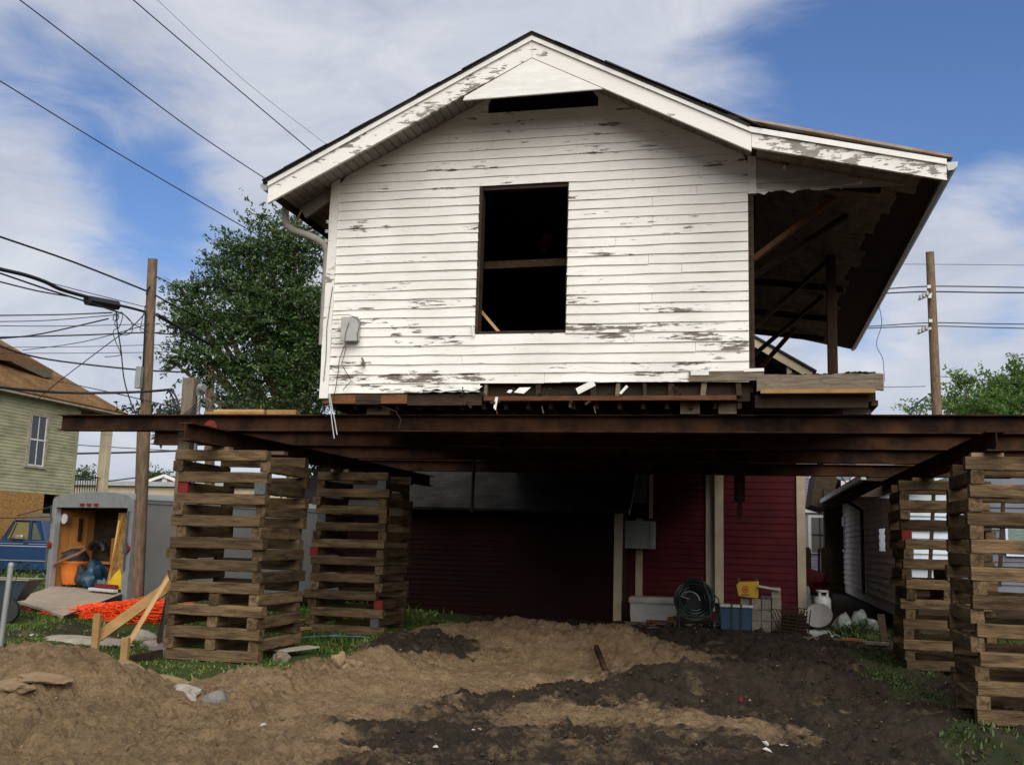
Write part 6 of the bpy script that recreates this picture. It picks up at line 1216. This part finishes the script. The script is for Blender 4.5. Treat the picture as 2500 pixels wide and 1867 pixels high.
def bag(px, py, y, r_, m, label, seed, knot=True):
    c = AY(px, py, y); gz = max(.0, c[2]-r_[2]*.6); mb = MB().lump((c[0],y,c[2]), r_, 3, .3, seed, .7)
    if knot: mb.lump((c[0]+.03,y,c[2]+r_[2]*1.15), (.035,.035,.05), 1, .4, seed+1)
    return tag(recenter(mb.build('rubbish_bag', m, smooth=True)), label, 'rubbish bag', 'bags heaped by the cottage')
bag(1998,1550,19.6,(.36,.14,.09),BAG,'long white bag lying flat at the edge of the slab',1,False)
bag(2061,1525,21.3,(.17,.15,.18),BAG,'round tied white bag standing in the weeds',2)
bag(2098,1515,21.5,(.16,.14,.22),BAG,'pale bag leaning left in the heap by the cottage wall',3,False)
bag(2128,1530,21.2,(.20,.16,.15),BAG2,'grey bag lowest at the right of the heap',4,False)
bag(2105,1540,21.6,(.20,.14,.12),BAG2,'dark grey bag in the middle of the heap',5,False)
bag(1967,1460,23.4,(.12,.15,.3),BAG,'tall pale bag standing at the red house corner',6,False)
tag(recenter(MB().lump(tuple(AY(1978,1418,24)), (.35,.3,.25), 2, .4, 9).build('covered_grill', material('dark_red_cloth', (.09,.01,.012), (.05,.008,.01)))), 'dark red covered bundle in the passage behind the propane tank', 'bundle')
plank(tuple(AY(2160,1570,19)),tuple(AY(2150,1500,19.4)),.12,.05,DARKW,'leaning_board','dark board leaning at the foot of the cottage wall')
plank((1.0,18.75,.06),(2.3,18.5,.05),.12,.05,GREYW,'edge_board','grey board lying along the slab edge at right')
plank((1.55,18.6,.09),(1.9,18.55,.085),.10,.04,material('orange_wood', (.35,.12,.05), (.25,.09,.04)),'brick_scrap','orange piece of wood on the edge board','scrap')
# ------------------------------------------------------------------ debris on the soil
a_ = AZ(158,1664,.20); b_ = AZ(320,1648,.22); tag(recenter(MB().tube([tuple(AD(158,1664,9.6)),tuple(AD(235,1655,9.75)),tuple(AD(318,1646,9.9))], .017, 8).build('rusty_pipe', RUST, smooth=True)), 'long rusty pipe lying across the left sand mound', 'pipe')
tag(recenter(MB().tube([tuple(AD(266,1662,9.7)),tuple(AD(318,1650,9.85))], .015, 8).build('rusty_pipe', RUST, smooth=True)), 'short rusty pipe beside the long one on the sand mound', 'pipe')
def rock(px, py, d, r_, m, label, seed, name='concrete_chunk', cat='rubble'):
    c = AD(px, py, d); gzz = GZ(c[0], c[1]); return tag(recenter(MB().lump((c[0],c[1],gzz+r_[2]*.25), r_, 3, .22, seed, .8).build(name, m)), label, cat)
SLABM = material('sandy_slab', (.27,.19,.11), (.16,.105,.06), .95, 6, bump=.6)
rock(525,1738,9.5,(.12,.10,.10),CONCG,'larger grey concrete chunk half buried in the sand',3)
rock(450,1732,9.6,(.14,.10,.10),material('pale_concrete', (.34,.31,.26), (.24,.21,.18), .95, 8, bump=.5),'smaller pale concrete chunk left of the grey one in the sand',4)
rock(310,1644,10.0,(.18,.10,.09),SLABM,'tan curb piece sticking out of the sand below the near stake',6,'curb_piece')
rock(380,1664,10.1,(.3,.09,.05),SLABM,'long tan slab piece along the edge of the grass and sand',7,'slab_piece')
rock(95,1600,9.0,(.30,.12,.05),SLABM,'big tan slab crowning the left sand mound',8,'slab_piece')
rock(30,1625,8.8,(.2,.12,.06),SLABM,'tan slab piece at the left edge of the sand mound',9,'slab_piece')
rock(205,1560,13.4,(.6,.3,.05),CONC,'flat concrete paving piece in the grass behind the far stake',10,'paving_piece','paving')
for px, py, d, l in ((385,1535,13.3,'pale rubble heap in the grass left of the square post'),(350,1520,13.8,'pale rubble between the braces'),(410,1545,13.1,'small pale stones at the foot of the square post')):
    rock(px,py,d,(.22,.15,.10),CONCG if px == 410 else CONC,l,px,'rubble')
rock(830,1590,12.4,(.10,.10,.12),SLABM,'yellow sand lump standing left of the dark bank',12,'sand_lump','sand lump'); rock(862,1600,12.3,(.13,.11,.10),SLABM,'larger sandy lump beside the yellow one',13,'sand_lump','sand lump')
c0 = AD(1456,1562,14.2); c1 = AD(1483,1660,12.6); MB_ = MB().bar((c0[0],c0[1],GZ(c0[0],c0[1])+.06),(c1[0],c1[1],GZ(c1[0],c1[1])+.03),.06,.05); tag(recenter(MB_.build('buried_pipe', RUST)), 'dark rusty bar lying down the slope of the sand hill', 'bar')
CHIP = material('white_chip', (.5,.48,.43), (.35,.33,.3), .7)
chips = [(470,1705,.03,0),(203,1585,.035,0),(645,1775,.04,1),(1155,1805,.025,0),(1170,1800,.02,1),(1355,1778,.05,0),(1490,1740,.025,1),(1925,1810,.10,2),(2130,1725,.08,2),(2125,1665,.035,0),(1870,1845,.05,1),(2315,1730,.04,0),(1995,1600,.02,0),(1600,1545,.05,2),(1680,1540,.03,0),(150,1605,.05,1),(80,1555,.07,0),(2235,1800,.03,1),(1065,1830,.03,0),(1700,1850,.02,0)]
LOCS = ['at the grass edge right of the near stake', 'in the grass behind the sand mound', 'on the sand left of the track marks', 'left of a pair on the dark soil at the bottom', 'right of a pair on the dark soil at the bottom', 'flat on the sandy strip, bottom middle', 'by the foot of the rusty bar', 'long one near the bottom edge, right of middle', 'long one below the rear right crib', 'on dark soil left of the right crib grass', 'thick one at the very bottom, right of middle', 'close to the foot of the front right crib', 'on dark soil left of the rear right crib', 'long one before the foam cooler', 'before the hose reel', 'on top of the left sand mound', 'in the grass near the left edge', 'on dark soil left of the front right crib', 'at the bottom edge left of middle', "on the sand strip's dark lower border"]
for i, (px, py, s, k) in enumerate(chips):
    c = AZ(px, py, .0 if px > 400 else .15); c[2] = GZ(c[0], c[1]); mb = MB()
    if k == 2: mb.bar((c[0]-s*.8,c[1],c[2]+.03),(c[0]+s*.8,c[1]-s*.6,c[2]+.025),.02,.012)
    else: mb.lump((c[0],c[1],c[2]+.02), (s*.7,s*.45,s*.28), 1, .6, i)
    tag(recenter(mb.build('litter_scrap', CHIP)), 'white scrap '+LOCS[i], 'litter', 'small white scraps scattered over the yard')
c = AZ(1810,1705,0); tag(recenter(MB().lump((c[0],c[1],GZ(c[0],c[1])+.05), (.018,.014,.026), 1, .6, 2).build('red_scrap', REDP)), 'small red scrap on the dark soil right of the sand', 'litter')
tag(recenter(MB().bar(tuple(AD(2232,1858,8.8)),tuple(AD(2275,1845,8.9)),.03,.02).build('wood_splinter', BROWNW)), 'orange-brown wood splinter at the bottom right of the yard', 'splinter')
rock(1868,1850,8.2,(.03,.025,.03),CHIP,'pale stone in the dark soil at the bottom right',21,'stone','stone')
BR_ = material('blue_rope', (.12,.2,.3), (.08,.14,.22), .6); c = AZ(815,1563,.06)
tag(recenter(MB().tube([(c[0]-.45,c[1]-.1,.09),(c[0]-.25,c[1]+.05,.11),(c[0],c[1],.12)]+[(c[0]+.08*math.cos(a2*.6),c[1]+.08*math.sin(a2*.6),.13) for a2 in range(11)]+[(c[0]+.3,c[1]+.2,.12),(c[0]+.45,c[1]+.3,.1)], .009, 6).build('blue_rope', BR_, smooth=True)), 'tangled blue cord in the grass between the left cribs', 'cord')
for i, (px, py) in enumerate(((745,1528),(755,1540))):
    c = AZ(px, py, .08); plank((c[0]-.15,c[1]-.3,.12+.05*(1-i)),(c[0]+.1,c[1]+.5,.12+.05*(1-i)),.1,.04,FRESH if i else TREAT,'lumber_scrap',['upper brown board between the two left cribs','lower pale board between the two left cribs'][i])
rock(690,1565,12.6,(.10,.1,.1),GREYW,'broken grey wood lump at the right foot of the front left crib',31,'wood_lump','wood lump')
c = AZ(720,1560,.1); plank((-5.75,12.3,.13),(-5.55,12.9,.14),.22,.02,material('pale_board', (.42,.38,.3), (.3,.27,.2)),'thin_board','thin pale board sticking out under the right side of the front left crib')
